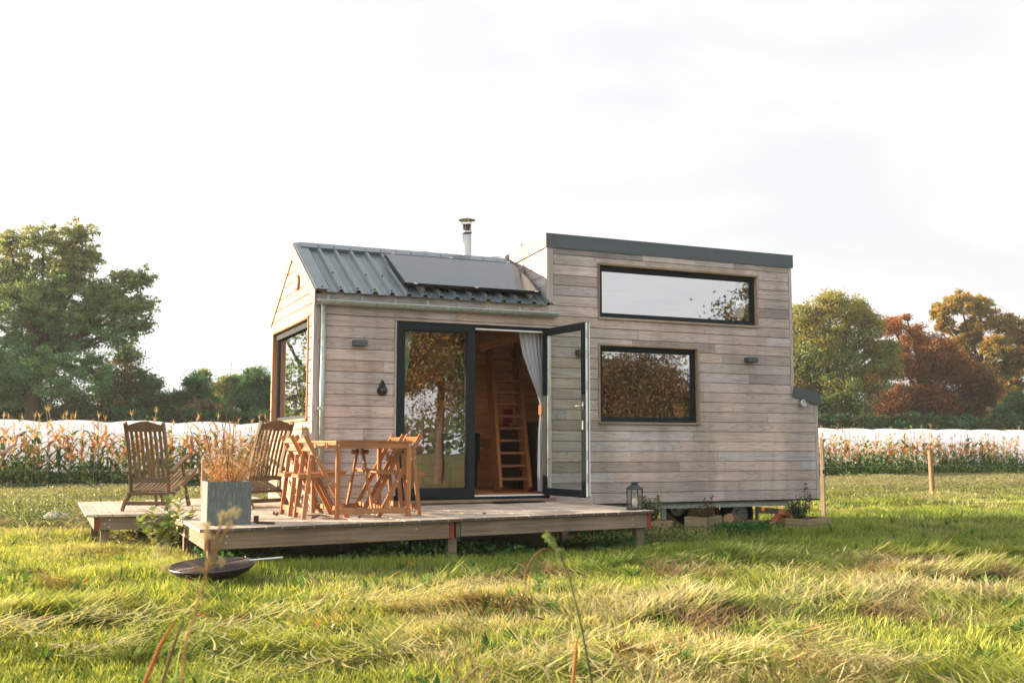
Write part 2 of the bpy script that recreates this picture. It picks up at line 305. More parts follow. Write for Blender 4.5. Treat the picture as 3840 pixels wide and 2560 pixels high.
def npmesh(name, vs, fs, tint, mat, parent=None, smooth=False):
    """vs (n,3); fs list of arrays (k,3)/(k,4); tint (n,3) per vertex"""
    me = bpy.data.meshes.new(name); me.vertices.add(len(vs)); me.vertices.foreach_set('co', np.asarray(vs, dtype=np.float32).ravel())
    tot = sum(len(f) for f in fs); li = np.concatenate([np.asarray(f).ravel() for f in fs]).astype(np.int32)
    sz = np.concatenate([np.full(len(f), f.shape[1], dtype=np.int32) for f in fs]); st = np.concatenate([[0], np.cumsum(sz)[:-1]]).astype(np.int32)
    me.loops.add(len(li)); me.loops.foreach_set('vertex_index', li); me.polygons.add(tot)
    me.polygons.foreach_set('loop_start', st)
    try: me.polygons.foreach_set('loop_total', sz)
    except Exception: pass
    if smooth: me.polygons.foreach_set('use_smooth', np.ones(tot, dtype=bool))
    at = me.attributes.new('tint', 'FLOAT_COLOR', 'POINT'); c = np.ones((len(vs), 4), dtype=np.float32); c[:, :3] = tint; at.data.foreach_set('color', c.ravel())
    me.update(calc_edges=True); me.materials.append(mat)
    o = bpy.data.objects.new(name, me); COL.objects.link(o)
    if parent: o.parent = parent
    return o
def tag(o, label=None, cat=None, group=None, kind=None):
    if label: o['label'] = label
    if cat: o['category'] = cat
    if group: o['group'] = group
    if kind: o['kind'] = kind
    return o
def thing(name, label, cat, loc=(0, 0, 0), rz=0, group=None):
    o = bpy.data.objects.new(name, None); COL.objects.link(o); o.location = loc; o.rotation_euler = (0, 0, rz); o.empty_display_size = 0.1
    return tag(o, label, cat, group)
def dup(root, loc, rz, label=None, group=None):
    r = root.copy(); COL.objects.link(r); r.location = loc; r.rotation_euler = (0, 0, rz)
    if label: r['label'] = label
    if group: r['group'] = group
    for ch in list(root.children):
        c = ch.copy(); COL.objects.link(c); c.parent = r
        for g in list(ch.children):
            d = g.copy(); COL.objects.link(d); d.parent = c
    return r
def rects_minus(o, holes):
    xs = sorted({o[0], o[1]} | {min(max(h[k], o[0]), o[1]) for h in holes for k in (0, 1)}); zs = sorted({o[2], o[3]} | {min(max(h[k], o[2]), o[3]) for h in holes for k in (2, 3)})
    out = []
    for z0, z1 in zip(zs[:-1], zs[1:]):
        run = None
        for x0, x1 in zip(xs[:-1], xs[1:]):
            cx, cz = (x0 + x1) / 2, (z0 + z1) / 2
            if any(h[0] < cx < h[1] and h[2] < cz < h[3] for h in holes):
                if run: out.append((run[0], run[1], z0, z1)); run = None
            else: run = [x0, x1] if run is None else [run[0], x1]
        if run: out.append((run[0], run[1], z0, z1))
    return out
def clip(poly, a, b, c):
    """keep a*x+b*y<=c of 2D polygon"""
    out = []
    for k in range(len(poly)):
        p, q = poly[k], poly[(k + 1) % len(poly)]; dp_ = a * p[0] + b * p[1] - c; dq = a * q[0] + b * q[1] - c
        if dp_ <= 0: out.append(p)
        if dp_ * dq < 0: t = dp_ / (dp_ - dq); out.append((p[0] + t * (q[0] - p[0]), p[1] + t * (q[1] - p[1])))
    return out
def btint(cold=0.0):
    g = random.gauss(1.0, 0.085); wr = random.gauss(0, 0.035)
    if random.random() < 0.05: g *= 0.74
    return (g * (1.0 + wr - cold), g * (1.0 + wr * .1), g * (1.0 - wr + cold))
def rr(a, b): return random.uniform(a, b)

# ============================================================ HOUSE (z = 0 is the lower edge of its cladding)
H = thing('tiny_house', 'wooden tiny house on a trailer with grey weathered boards, half gable and half flat roof', 'house', (0, 0, 0))
XR, XE, XL, WD = 6.69, 7.09, 2.93, 2.40       # right edge of the tall block, end of the low extension, step, depth
YR, ZR, ZE = 1.17, 3.20, 2.46                 # ridge, eave
PT = 0.13; BT = 0.020
OP_DOOR = (0.935, 2.945, 0.085, 2.205); OP_UP = (3.625, 6.125, 2.325, 3.055); OP_LO = (3.625, 5.145, 0.995, 2.020)
def boards(mb, xext, opens, nrow, place, nrm, skirt=None):
    """xext(zmid)->(x0,x1); place(x,z)->3D"""
    for k in range(nrow):
        z0, z1 = k * PT + 0.0035, (k + 1) * PT - 0.0035
        if skirt and z1 > skirt: z1 = skirt
        if z1 - z0 < 0.02: continue
        x0, x1 = xext((z0 + z1) / 2)
        cuts = [x0]; x = x0 - rr(0, 1.6)
        while x < x1:
            x += random.choice([0.9, 1.35, 1.8, 2.1, 2.4]) * rr(0.8, 1.15)
            if x0 + 0.12 < x < x1 - 0.12: cuts.append(x)
        cuts.append(x1)
        for a, b in zip(cuts[:-1], cuts[1:]):
            t = btint()
            for (p0, p1, q0, q1) in rects_minus((a + 0.0012, b - 0.0012, z0, z1), opens):
                if p1 - p0 < 0.004 or q1 - q0 < 0.004: continue
                mb.prism([place(p0, q0), place(p1, q0), place(p1, q1), place(p0, q1)], nrm, BT, t)
# front cladding
mb = MB()
def fext(z):
    if z < 1.30: return (0.055, XE - 0.045)
    if z < ZE: return (0.055, XR - 0.045)
    return (XL + 0.065, XR - 0.045)
boards(mb, fext, [OP_DOOR, OP_UP, OP_LO], 25, lambda x, z: (x, 0, z), (0, -1, 0), 3.20)
mb.prism([(XR - 0.043, 0, 1.303), (XE - 0.047, 0, 1.303), (XE - 0.047, 0, 1.33), (XR - 0.043, 0, 1.43)], (0, -1, 0), BT, btint())
mb.build('front_cladding', M['siding'], H, 0.0015)
# gable-end cladding (x = 0, outside faces -x)
mb = MB(); GO = (0.195, 2.265, 1.0, 2.21); GB = 19
for k in range(26):
    z0, z1 = k * PT + 0.005, (k + 1) * PT - 0.005
    for (p0, p1, q0, q1) in rects_minus((0.035, WD - 0.01, z0, z1), [GO]):
        poly = [(p0, q0), (p1, q0), (p1, q1), (p0, q1)]
        sl = (ZR - ZE) / (YR + 0.05)
        poly = clip(poly, -sl, 1, ZE - 0.02); poly = clip(poly, sl, 1, ZE - 0.02 + sl * 2 * YR) if poly else poly
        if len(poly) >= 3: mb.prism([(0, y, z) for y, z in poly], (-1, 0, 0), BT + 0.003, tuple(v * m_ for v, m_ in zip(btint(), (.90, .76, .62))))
mb.build('gable_cladding', M['siding'], H, 0.0015)
# back and right end cladding
mb = MB(); boards(mb, lambda z: (0.02, XE - 0.02) if z < 1.3 else ((0.02, XR - 0.02) if z < ZE else (XL + 0.02, XR - 0.02)), [], 25, lambda x, z: (x, WD, z), (0, 1, 0), 3.12)
boards(mb, lambda z: (0.02, WD - 0.02), [], 10, lambda y, z: (XE - 0.02, y, z), (1, 0, 0)); boards(mb, lambda z: (0.02, WD - 0.02), [], 24, lambda y, z: (XR - 0.02, y, z) if z > 1.3 else (XR - 0.3, y, z), (1, 0, 0))
mb.build('rear_cladding', M['siding'], H)
# step wall of the tall block above the gable roof
mb = MB(); sl = (ZR - ZE) / (YR + 0.05)
for k in range(18, 25):
    z0, z1 = k * PT + 0.003 - 0.02, (k + 1) * PT - 0.003 - 0.02
    for a, b in ((0.045, 0.95), (0.952, WD - 0.01)):
        poly = [(a, z0), (b, z0), (b, z1), (a, z1)]; poly = clip(poly, 0.06, 1, 3.215)
        if len(poly) >= 3: mb.prism([(XL, y, z) for y, z in poly], (-1, 0, 0), BT, btint())
mb.build('step_cladding', M['siding'], H, 0.0015)
# inner walls (planked inside)
mb = MB()
for r in rects_minus((0.02, XR, 0.0, 2.40), [OP_DOOR, OP_UP, OP_LO]): mb.box(r[0], r[1], 0.004, 0.10, r[2], r[3])
for r in rects_minus((XL + 0.02, XR, 2.40, 3.15), [OP_UP]): mb.box(r[0], r[1], 0.004, 0.10, r[2], r[3])
mb.box(XR + 0.002, XE - 0.03, 0.004, 0.10, 0, 1.28)
for r in rects_minus((0.10, WD - 0.1, 0.0, 2.40), [GO]): mb.box(0.004, 0.10, r[0], r[1], r[2], r[3])
poly = [(0.06, 2.402), (WD - 0.06, 2.402), (YR + .02, 3.10), (YR - .02, 3.10)]
mb.prism([(0.004, y, z) for y, z in poly], (1, 0, 0), 0.09)
mb.box(XL + 0.004, XL + 0.06, 0.11, WD - 0.11, 2.42, 3.08)
mb.box(XR - 0.10, XR - 0.021, 0.102, WD - 0.102, 0.0, 3.08); mb.box(XE - 0.1, XE - 0.022, 0.102, WD - 0.102, 0.0, 1.25)
mb.build('wall_core', M['pine'], H)
mb = MB()
for k in range(18):
    z0, z1 = 0.145 + k * 0.135, 0.145 + (k + 1) * 0.135 - 0.004; x = 0.11
    while x < XR - 0.12:
        x2 = min(x + rr(1.2, 2.4), XR - 0.11); mb.box(x, x2 - .002, WD - 0.115, WD - 0.10, z0, min(z1, 2.42), btint()); x = x2
mb.box(0.0, XR, WD - 0.098, WD - 0.003, 0.0, 2.44); mb.box(XL + .02, XR, WD - 0.098, WD - 0.003, 2.442, 3.04)
mb.build('inner_back_wall', M['pine'], H)
mb = MB()
for k in range(17): mb.box(0.105, XR - 0.11, 0.105 + k * 0.129, 0.105 + k * 0.129 + 0.127, 0.02, 0.138, btint())
mb.build('inner_floor', M['pine'], H)
mb = MB()   # sloped inner ceiling and loft floor
mb.prism([(0.10, 0.03, 2.40), (0.10, YR, 3.10), (0.10, YR, 3.12), (0.10, 0.0, 2.43)], (1, 0, 0), 2.8); mb.prism([(0.10, 2.34, 2.40), (0.10, YR + .002, 3.10), (0.10, YR + .002, 3.12), (0.10, 2.36, 2.43)], (1, 0, 0), 2.8)
mb.box(4.1, XR - 0.12, 0.11, WD - 0.12, 2.13, 2.20); mb.box(XL + 0.07, XR - 0.11, 0.105, WD - 0.105, 3.06, 3.09)
mb.build('inner_ceiling', M['pine'], H)
mb = MB(); mb.bar((2.66, 1.6, 2.06), (3.30, 1.35, 2.24), 0.10, 0.10, (0, 1, 0)); mb.build('inner_beam', M['pine'], H, 0.004)
# corner boards
mb = MB()
mb.box(-0.024, 0.052, -0.024, 0.0, 0.0, 2.44); mb.box(-0.0245, -0.001, 0.001, 0.033, 0.0, 2.42)
mb.box(XL - 0.024, XL + 0.062, -0.024, 0.0, 2.49, 3.20); mb.box(XL - 0.024, XL - 0.001, 0.002, 0.04, 2.50, 3.20)
mb.box(XR - 0.042, XR + 0.006, -0.0245, 0.0, 1.44, 3.20); mb.box(XE - 0.042, XE + 0.006, -0.0245, 0.0, 0.0, 1.31)
mb.build_each('corner_board', M['siding'], H, 0.002)
# windows and doors: trim > frame > pane
def opening_trim(name, o, mat, w=0.028, d0=-0.034, d1=0.09, sill=0.012):
    mb = MB(); x0, x1, z0, z1 = o
    mb.box(x0, x1, d0, d1, z1 - w, z1, btint()); mb.box(x0, x1, d0 - sill, d1, z0, z0 + w, btint())
    mb.box(x0, x0 + w, d0 + .001, d1, z0 + w, z1 - w, btint()); mb.box(x1 - w, x1, d0 + .001, d1, z0 + w, z1 - w, btint())
    return mb.build(name, mat, H, 0.003)
def frame(parent, x0, x1, z0, z1, y0, y1, w, name='frame', mat='anth', bead=True):
    mb = MB(); mb.box(x0, x1, y0, y1, z1 - w, z1); mb.box(x0, x1, y0, y1, z0, z0 + w); mb.box(x0, x0 + w, y0 + .001, y1 - .001, z0 + w, z1 - w); mb.box(x1 - w, x1, y0 + .001, y1 - .001, z0 + w, z1 - w)
    if bead:
        b = 0.014; X0, X1, Z0, Z1 = x0 + w, x1 - w, z0 + w, z1 - w; yb = y0 + 0.012
        mb.box(X0, X1, yb, y1 - .004, Z1 - b, Z1); mb.box(X0, X1, yb, y1 - .004, Z0, Z0 + b); mb.box(X0, X0 + b, yb, y1 - .005, Z0 + b, Z1 - b); mb.box(X1 - b, X1, yb, y1 - .005, Z0 + b, Z1 - b)
    return mb.build(name, M[mat], parent, 0.003)
def pane(parent, x0, x1, z0, z1, y, mat, name='pane'):
    mb = MB(); mb.face([(x0, y, z0), (x1, y, z0), (x1, y, z1), (x0, y, z1)]); return mb.build(name, M[mat], parent, fixn=False)
for nm, o, lab in (('upper_window', OP_UP, 'long wide loft window'), ('lower_window', OP_LO, 'lower window')):
    t = opening_trim(nm, o, M['trim']); tag(t, lab)
    f = frame(t, o[0] + 0.030, o[1] - 0.030, o[2] + 0.030, o[3] - 0.030, 0.028, 0.088, 0.052)
    pane(t, o[0] + 0.09, o[1] - 0.09, o[2] + 0.09, o[3] - 0.09, 0.056, 'glass')
# door opening
mb = MB(); x0, x1, z0, z1 = OP_DOOR
mb.box(x0, x1, -0.034, 0.03, z1 - 0.03, z1, btint()); mb.box(x0, x0 + 0.024, -0.033, 0.03, z0 + .06, z1 - 0.03, btint()); mb.box(x1 - 0.02, x1, -0.033, 0.03, z0 + .06, z1 - 0.03, btint())
mb.build('door_trim', M['siding'], H, 0.003)
mb = MB(); mb.box(0.94, 3.0, -0.075, 0.0, 0.055, 0.085, btint()); mb.box(0.94, 2.96, -0.03, -0.005, 0.0, 0.054, btint()); mb.build('door_sill', M['trim'], H, 0.003)
DX0, DXM, DX1, DZ0, DZ1 = 0.962, 1.952, 2.922, 0.118, 2.172
f = MB()      # outer frame in the wall
f.box(DXM + 0.0, DX1, 0.0, 0.085, DZ1 - 0.035, DZ1); f.box(DX0, DX1, 0.0, 0.085, DZ0 - 0.03, DZ0); f.box(DX1 - 0.03, DX1, 0.0, 0.085, DZ0, DZ1 - 0.035)
f.build('door_frame', M['anth'], H, 0.002)
f = MB(); f.box(DXM + 0.006, DX1 - 0.031, 0.004, 0.08, DZ0 + .001, DZ0 + 0.016); f.box(DXM + 0.006, DX1 - 0.031, 0.004, 0.07, DZ1 - 0.053, DZ1 - 0.036); f.build_each('door_threshold', M['white'], H)
dl = MB(); w_ = 0.098
def leaf(mb_, L0, L1, y0, y1, z0, z1, w):
    for sx in (0, 1):
        a, b = (L0, L0 + w) if sx == 0 else (L1 - w, L1)
        mb_.prism([(a if sx == 0 else b, y0, z0), (b if sx == 0 else a, y0, z0 + w), (b if sx == 0 else a, y0, z1 - w), (a if sx == 0 else b, y0, z1)], (0, 1, 0), y1 - y0)
    mb_.prism([(L0 + .001, y0, z1), (L1 - .001, y0, z1), (L1 - w, y0, z1 - w + .001), (L0 + w, y0, z1 - w + .001)], (0, 1, 0), y1 - y0)
    mb_.prism([(L0 + .001, y0, z0), (L1 - .001, y0, z0), (L1 - w, y0, z0 + w - .001), (L0 + w, y0, z0 + w - .001)], (0, 1, 0), y1 - y0)
leaf(dl, DX0, DXM, -0.012, 0.06, DZ0, DZ1, w_)
fd = dl.build('fixed_door', M['anth'], H, 0.002); tag(fd, 'closed left door leaf')
g = MB(); b = 0.012; X0, X1, Z0, Z1 = DX0 + w_, DXM - w_, DZ0 + w_, DZ1 - w_
g.box(X0, X1, 0.002, 0.05, Z1 - b, Z1); g.box(X0, X1, 0.002, 0.05, Z0, Z0 + b); g.box(X0, X0 + b, 0.002, 0.05, Z0 + b, Z1 - b); g.box(X1 - b, X1, 0.002, 0.05, Z0 + b, Z1 - b)
g.build('glazing_bead', M['rubber'], fd); pane(fd, X0 + .003, X1 - .003, Z0 + .003, Z1 - .003, 0.02, 'glass2')
for z in (0.42, 0.72, 1.12, 1.62, 1.92):
    k = MB(); k.box(DXM + 0.0005, DXM + 0.008, 0.01, 0.03, z - 0.025, z + 0.025); k.build('strike_plate', M['white'], fd)
# open leaf, hinged at the right
od = bpy.data.objects.new('open_door', None); COL.objects.link(od); od.parent = H; od.location = (DX1 - 0.015, -0.012, 0); od.rotation_euler = (0, 0, math.radians(-84)); od.empty_display_size = .1
tag(od, 'right glass door leaf standing open')
LW = 0.935; dl = MB(); W2 = 0.086
# local: x along the leaf from the hinge, y thickness; rotated -84 deg so local -y is the outside face (looks to -x)
leaf(dl, 0.0, LW, -0.058, -0.004, DZ0 + .01, DZ1 - .012, W2); df = dl.build('leaf_frame', M['anth'], od, 0.002)
g = MB(); g.box(LW - 0.001, LW + 0.006, -0.050, -0.022, DZ0 + .02, DZ1 - .02); g.box(LW - 0.085, LW - 0.001, -0.0035, 0.012, DZ0 + .03, DZ1 - .03); g.box(0.0, 0.085, -0.0035, 0.012, DZ0 + .03, DZ1 - .03)
g.box(0.0855, LW - 0.086, -0.0035, 0.012, DZ0 + .03, DZ0 + .095); g.box(0.0855, LW - 0.086, -0.0035, 0.012, DZ1 - .095, DZ1 - .03)
g.build('leaf_lining', M['white'], od, 0.002)
g = MB(); g.box(W2, W2 + 0.014, -0.05, -0.01, DZ0 + .01 + W2, DZ1 - .012 - W2); g.build('glazing_bead', M['alu'], od)
pane(od, W2 + .001, LW - W2 - .001, DZ0 + .012 + W2, DZ1 - .014 - W2, -0.034, 'doorglass')
g = MB(); hz = 1.18
g.box(LW - 0.062, LW - 0.030, -0.068, -0.0585, hz - 0.05, hz + 0.05); g.tube([(LW - 0.046, -0.066, hz), (LW - 0.046, -0.105, hz), (LW - 0.06, -0.118, hz)], 0.009); g.tube([(LW - 0.05, -0.116, hz), (LW - 0.10, -0.118, hz + 0.002), (LW - 0.15, -0.116, hz - 0.018), (LW - 0.175, -0.114, hz - 0.04)], [0.010, 0.011, 0.009, 0.007])
g.build('handle', M['alu'], od, 0, True); g = MB(); g.box(LW - 0.060, LW - 0.032, -0.066, -0.0585, hz - 0.27, hz - 0.17); g.build('lock_plate', M['alu'], od); g = MB()
g.tube([(LW - 0.046, 0.013, hz), (LW - 0.046, 0.05, hz), (LW - 0.09, 0.052, hz)], 0.009); g.build('handle', M['alu'], od, 0, True)
g = MB()
for z in (0.35, 0.62, 0.95, 1.42, 1.78, 2.02): g.box(LW + 0.006, LW + 0.012, -0.045, -0.032, z - 0.05, z + 0.05)
g.build_each('lock_catch', M['alu'], od)
# gable window (x = 0)
mb = MB(); y0, y1, z0, z1 = GO; w = 0.03
mb.box(-0.040, 0.12, y0, y1, z1 - w, z1, btint()); mb.box(-0.052, 0.12, y0 - .01, y1 + .01, z0, z0 + w, btint()); mb.box(-0.039, 0.12, y0, y0 + w, z0 + w, z1 - w, btint()); mb.box(-0.039, 0.12, y1 - w, y1, z0 + w, z1 - w, btint())
gw = mb.build('gable_window', M['redtrim'], H, 0.003)
mb = MB(); w2 = 0.05; Y0, Y1, Z0, Z1 = y0 + w, y1 - w, z0 + w, z1 - w
mb.box(0.030, 0.078, Y0, Y1, Z1 - w2, Z1 - .001); mb.box(0.030, 0.078, Y0, Y1, Z0 + .001, Z0 + w2); mb.box(0.031, 0.078, Y0, Y0 + w2, Z0 + w2, Z1 - w2); mb.box(0.031, 0.078, Y1 - w2, Y1, Z0 + w2, Z1 - w2); mb.build('frame', M['anth'], gw, 0.003)
mb = MB(); mb.face([(.050, Y1 - w2 + .005, Z0 + w2 - .005), (.050, Y0 + w2 - .005, Z0 + w2 - .005), (.050, Y0 + w2 - .005, Z1 - w2 + .005), (.050, Y1 - w2 + .005, Z1 - w2 + .005)]); mb.build('pane', M['glass3'], gw, fixn=False)
mb = MB()
for k in range(7): mb.box(0.005, 0.018, Y0 + 0.001, Y1 - 0.001, Z1 - 0.02 - 0.009 * k - .007, Z1 - 0.02 - 0.009 * k)
mb.build('blind', M['anth'], gw)
# gable vent, wall lamps, key hook, round vent
mb = MB(); mb.lathe((-0.024, 0.83, 2.68), [(0.0, 0.0), (0.095, 0.0), (0.095, 0.022), (0.082, 0.030), (0.080, 0.020)], 24, (-1, 0, 0)); vt = mb.build('gable_vent', M['redtrim'], H)
mb = MB()
for k in range(9):
    z = -0.064 + 0.016 * k; hw = math.sqrt(max(0, 0.078 ** 2 - z * z)); mb.box(-0.052, -0.044, 0.83 - hw, 0.83 + hw, 2.68 + z - .004, 2.68 + z + .004)
mb.build('vent_slat', M['white'], vt)
for lx, lz, lab in ((0.425, 1.888, 'small dark wall lamp left of the doors'), (3.30, 1.888, 'small dark wall lamp behind the open door'), (5.87, 1.882, 'small dark wall lamp right of the windows')):
    mb = MB(); mb.box(lx, lx + 0.155, -0.13, -0.0205, lz - 0.032, lz + 0.032); l_ = mb.build('wall_lamp', M['anthmetal'], H, 0.002); tag(l_, lab)
mb = MB(); c = V((0.787, -0.0205, 1.385)); out = []
for k in range(28):
    th = 2 * PI * k / 28; r = 0.062 + 0.062 * max(0, math.sin(th)) ** 2.5 ; out.append((c.x + math.cos(th) * 0.062 * (1 - 0.35 * max(0, math.sin(th))), c.y, c.z - 0.03 + math.sin(th) * r))
mb.prism(out, (0, -1, 0), 0.035); hk = mb.build('hose_holder', M['black'], H, 0.006)
mb = MB(); mb.lathe((c.x, c.y - 0.036, c.z - 0.035), [(0.045, 0), (0.042, 0.02), (0.028, 0.036), (0.0, 0.042)], 18, (0, -1, 0)); mb.build('dome', M['blackgloss'], hk, 0, True)
mb = MB(); mb.tube([(c.x + 0.016 * math.cos(a), c.y - 0.04, c.z + 0.045 + 0.022 * math.sin(a)) for a in [i * 2 * PI / 12 for i in range(13)]], 0.005); mb.build('loop', M['blackgloss'], hk)
mb = MB(); mb.tube([(6.80, -0.02, 1.315), (6.80, -0.06, 1.315), (6.795, -0.10, 1.312)], [0.046, 0.046, 0.050], 20, cap=False); mb.lathe((6.795, -0.098, 1.312), [(0.050, 0), (0.050, .006), (0.038, .008), (0.038, 0)], 20, (0, -1, 0)); rv = mb.build('exhaust_vent', M['alu'], H, 0, True)
mb = MB()
for k in (-0.022, 0, 0.022): mb.box(6.795 + k - .003, 6.795 + k + .003, -0.1, -0.094, 1.27, 1.354); mb.box(6.753, 6.837, -0.0995, -0.0945, 1.312 + k - .003, 1.312 + k + .003)
mb.build('grille', M['white'], rv)
mb = MB(); mb.tube([(3.41, -0.03, 1.06), (3.43, -0.05, 1.05), (3.46, -0.04, 1.06), (3.47, -0.03, 1.085), (3.455, -0.03, 1.07)], 0.004); mb.box(3.405, 3.435, -0.035, -0.021, 1.04, 1.065); mb.build('door_catch', M['redpaint'], H)

# gable roof sheet with ribs
sv = V((0, YR + 0.10, ZR - ZE + 0.04)); EV = V((0, -0.10, ZE + 0.012)); RV = V((0, YR, ZR + .02)); dwn = (EV - RV); nl = dwn.length; dwn.normalize(); nrm = V((0, dwn.z, -dwn.y)) * -1
if nrm.z < 0: nrm = -nrm
def roofside(sgn):
    prof = []; x = -0.02; prof.append((x, 0.0)); x = 0.10
    prof.append((0.085, 0.0))
    while x < XL - 0.03:
        prof += [(x, -0.022), (x + 0.055, -0.022), (x + 0.062, -0.017), (x + 0.07, -0.022), (x + 0.085, -0.022), (x + 0.092, -0.017), (x + 0.10, -0.022), (x + 0.135, -0.022), (x + 0.155, 0.016), (x + 0.185, 0.016)]; x += 0.202
    prof = [p for p in prof if p[0] <= XL - 0.005] + [(XL - 0.004, -0.022)]
    mb = MB()
    d = V((0, dwn.y * sgn, dwn.z)); n = V((0, nrm.y * sgn, nrm.z)); R0 = V((0, YR, ZR + .02))
    for (xa, ha), (xb, hb) in zip(prof[:-1], prof[1:]):
        p = [R0 + V((xa, 0, 0)) + n * ha, R0 + V((xb, 0, 0)) + n * hb]
        mb.face([p[0], p[1], p[1] + d * nl, p[0] + d * nl])
    o = mb.build('roof_sheet', M['roof'], H, fixn=False)
    s_ = o.modifiers.new('solid', 'SOLIDIFY'); s_.thickness = 0.004; s_.offset = -1
    return o
rs = roofside(1); roofside(-1)
mb = MB()   # verge caps and ridge cap
for sgn in (1, -1):
    d = V((0, dwn.y * sgn, dwn.z)); n = V((0, nrm.y * sgn, nrm.z)); R0 = V((0, YR, ZR + .02))
    a = R0 + n * 0.012; mb.obox(a + V((0.055, 0, 0)) + d * nl / 2, (0.078, 0, 0), d * nl / 2, n * 0.004)
    mb.obox(R0 + n * 0.024 + d * 0.075 + V((XL / 2 + .02, 0, 0)), (XL / 2 - .025, 0, 0), d * 0.078, n * 0.003)
    mb.obox(R0 + n * 0.004 + d * 0.152 + V((XL / 2 + .06, 0, 0)), (XL / 2 - .08, 0, 0), d * 0.003, n * 0.018)
mb.build('roof_cap', M['roof'], H)
mb = MB()
for sgn in (1, -1):
    d = V((0, dwn.y * sgn, dwn.z)); n = V((0, nrm.y * sgn, nrm.z)); R0 = V((-0.036, YR, ZR + .006))
    bb = R0 + d * nl; poly = [R0 + n * 0.012 , bb + n * 0.012, bb + V((0, 0, -0.165)), R0 + V((0, 0, -0.185))]
    mb.prism(poly, (1, 0, 0), 0.013)
mb.build('verge_board', M['sunlit_beige'], H)
mb = MB()   # screws on the ribs
for k in range(14):
    x = 0.10 + 0.202 * k + 0.17
    for s_, prob in ((0.10, 1), (nl * 0.66, 0.5), (nl - 0.05, 1)):
        if random.random() > prob: continue
        p = RV + V((x, 0, 0)) + dwn * s_ + nrm * 0.022; mb.lathe(p, [(0.011, 0), (0.011, 0.006), (0.007, 0.012), (0.0, 0.014)], 8, nrm)
for s_ in (0.10, nl - 0.06): mb.lathe(RV + V((0.06, 0, 0)) + dwn * s_ + nrm * 0.016, [(0.012, 0), (0.010, 0.008), (0, 0.01)], 8, nrm)
mb.build_each('roof_screw', M['black'], H)
mb = MB(); mb.box(0.02, XL - .025, -0.022, 0.0, ZE + .004, ZE + 0.02, btint()); mb.build('eave_board', M['siding'], H)
# gutter, brackets, downpipe
mb = MB(); GY, GZ, gr = -0.085, 2.350, 0.040
pts = [(GY + math.cos(a) * gr, GZ + math.sin(a) * gr) for a in [PI + i * PI / 10 for i in range(11)]]
for (a, b) in zip(pts[:-1], pts[1:]): mb.face([(0.0, *a), (3.02, *a), (3.02, *b), (0.0, *b)])
mb.tube([(-0.002, GY - gr, GZ + .004), (3.022, GY - gr, GZ + .004)], 0.010, 8); mb.prism([(0.001, y, z) for y, z in pts], (1, 0, 0), 0.003); mb.prism([(3.018, y, z) for y, z in pts], (1, 0, 0), 0.003)
g_ = mb.build('gutter', M['zinc'], H, fixn=False); so = g_.modifiers.new('solid', 'SOLIDIFY'); so.thickness = 0.003
for k in range(8):
    x = 0.12 + k * 0.40; mb = MB(); mb.box(x, x + 0.028, -0.030, -0.0225, 2.35, 2.43)
    pp = [(x + .014, GY + math.cos(a) * (gr + .004), GZ + math.sin(a) * (gr + .004)) for a in [PI + i * PI / 8 for i in range(9)]]
    for a, b in zip(pp[:-1], pp[1:]): mb.bar(a, b, 0.028, 0.004, (1, 0, 0))
    mb.build('gutter_bracket', M['zinc'], g_)
mb = MB(); mb.tube([(0.078, -0.062, 2.318), (0.078, -0.062, 0.05)], 0.030, 16); dpipe = mb.build('downpipe', M['zinc'], H, 0, True)
for z in (1.137, ):
    mb = MB(); mb.tube([(0.078, -0.062, z - .012), (0.078, -0.062, z + .012)], 0.0345, 16); mb.box(0.02, 0.05, -0.10, -0.075, z - .014, z + .014); mb.tube([(0.035, -0.088, z), (0.022, -0.11, z)], 0.014, 10); mb.build('pipe_clamp', M['alu'], dpipe)
mb = MB(); mb.box(-0.01, 0.02, WD + .01, WD + .07, 2.30, 2.36); mb.build('rear_gutter_end', M['zinc'], H)
# tall block: parapet and flat roof
def pz(y): return 3.372 - 0.062 * y
mb = MB(); c_ = [(-0.034, 3.195), (-0.034, pz(0)), (WD + .03, pz(WD)), (WD + .03, 3.05)]
mb.prism([(XL - 0.04, -0.036, 3.198), (XR + 0.03, -0.036, 3.198), (XR + 0.03, -0.036, pz(0)), (XL - 0.04, -0.036, pz(0))], (0, 1, 0), 0.014)
mb.build('parapet', M['anthmetal'], H)
mb = MB(); mb.prism([(XL - 0.0405, -0.034, 3.200), (XL - 0.0405, WD + .03, 3.05), (XL - 0.0405, WD + .03, pz(WD)), (XL - 0.0405, -0.034, pz(0) - .002)], (1, 0, 0), 0.013); mb.build('side_parapet', M['sunlit_beige'], H); tag(H.children[-1] if False else bpy.data.objects['side_parapet'])  # same parapet metal, with its sunlit tone as base colour
mb = MB(); mb.prism([(XR + 0.017, -0.022, 3.198), (XR + 0.017, WD + .03, 3.05), (XR + 0.017, WD + .03, pz(WD)), (XR + 0.017, -0.022, pz(0) - .002)], (1, 0, 0), 0.013)
mb.prism([(XL - 0.026, -0.021, 3.33), (XR + 0.016, -0.021, 3.33), (XR + 0.016, WD, 3.18), (XL - 0.026, WD, 3.18)], (0, 0, 1), 0.01)
mb.prism([(XL - 0.042, -0.038, pz(0) - .001), (XR + 0.033, -0.038, pz(0) - .001), (XR + 0.033, -0.02, pz(0) - .001), (XL - 0.042, -0.02, pz(0) - .001)], (0, 0, 1), 0.006)
mb.build('flat_roof', M['anthmetal'], H)
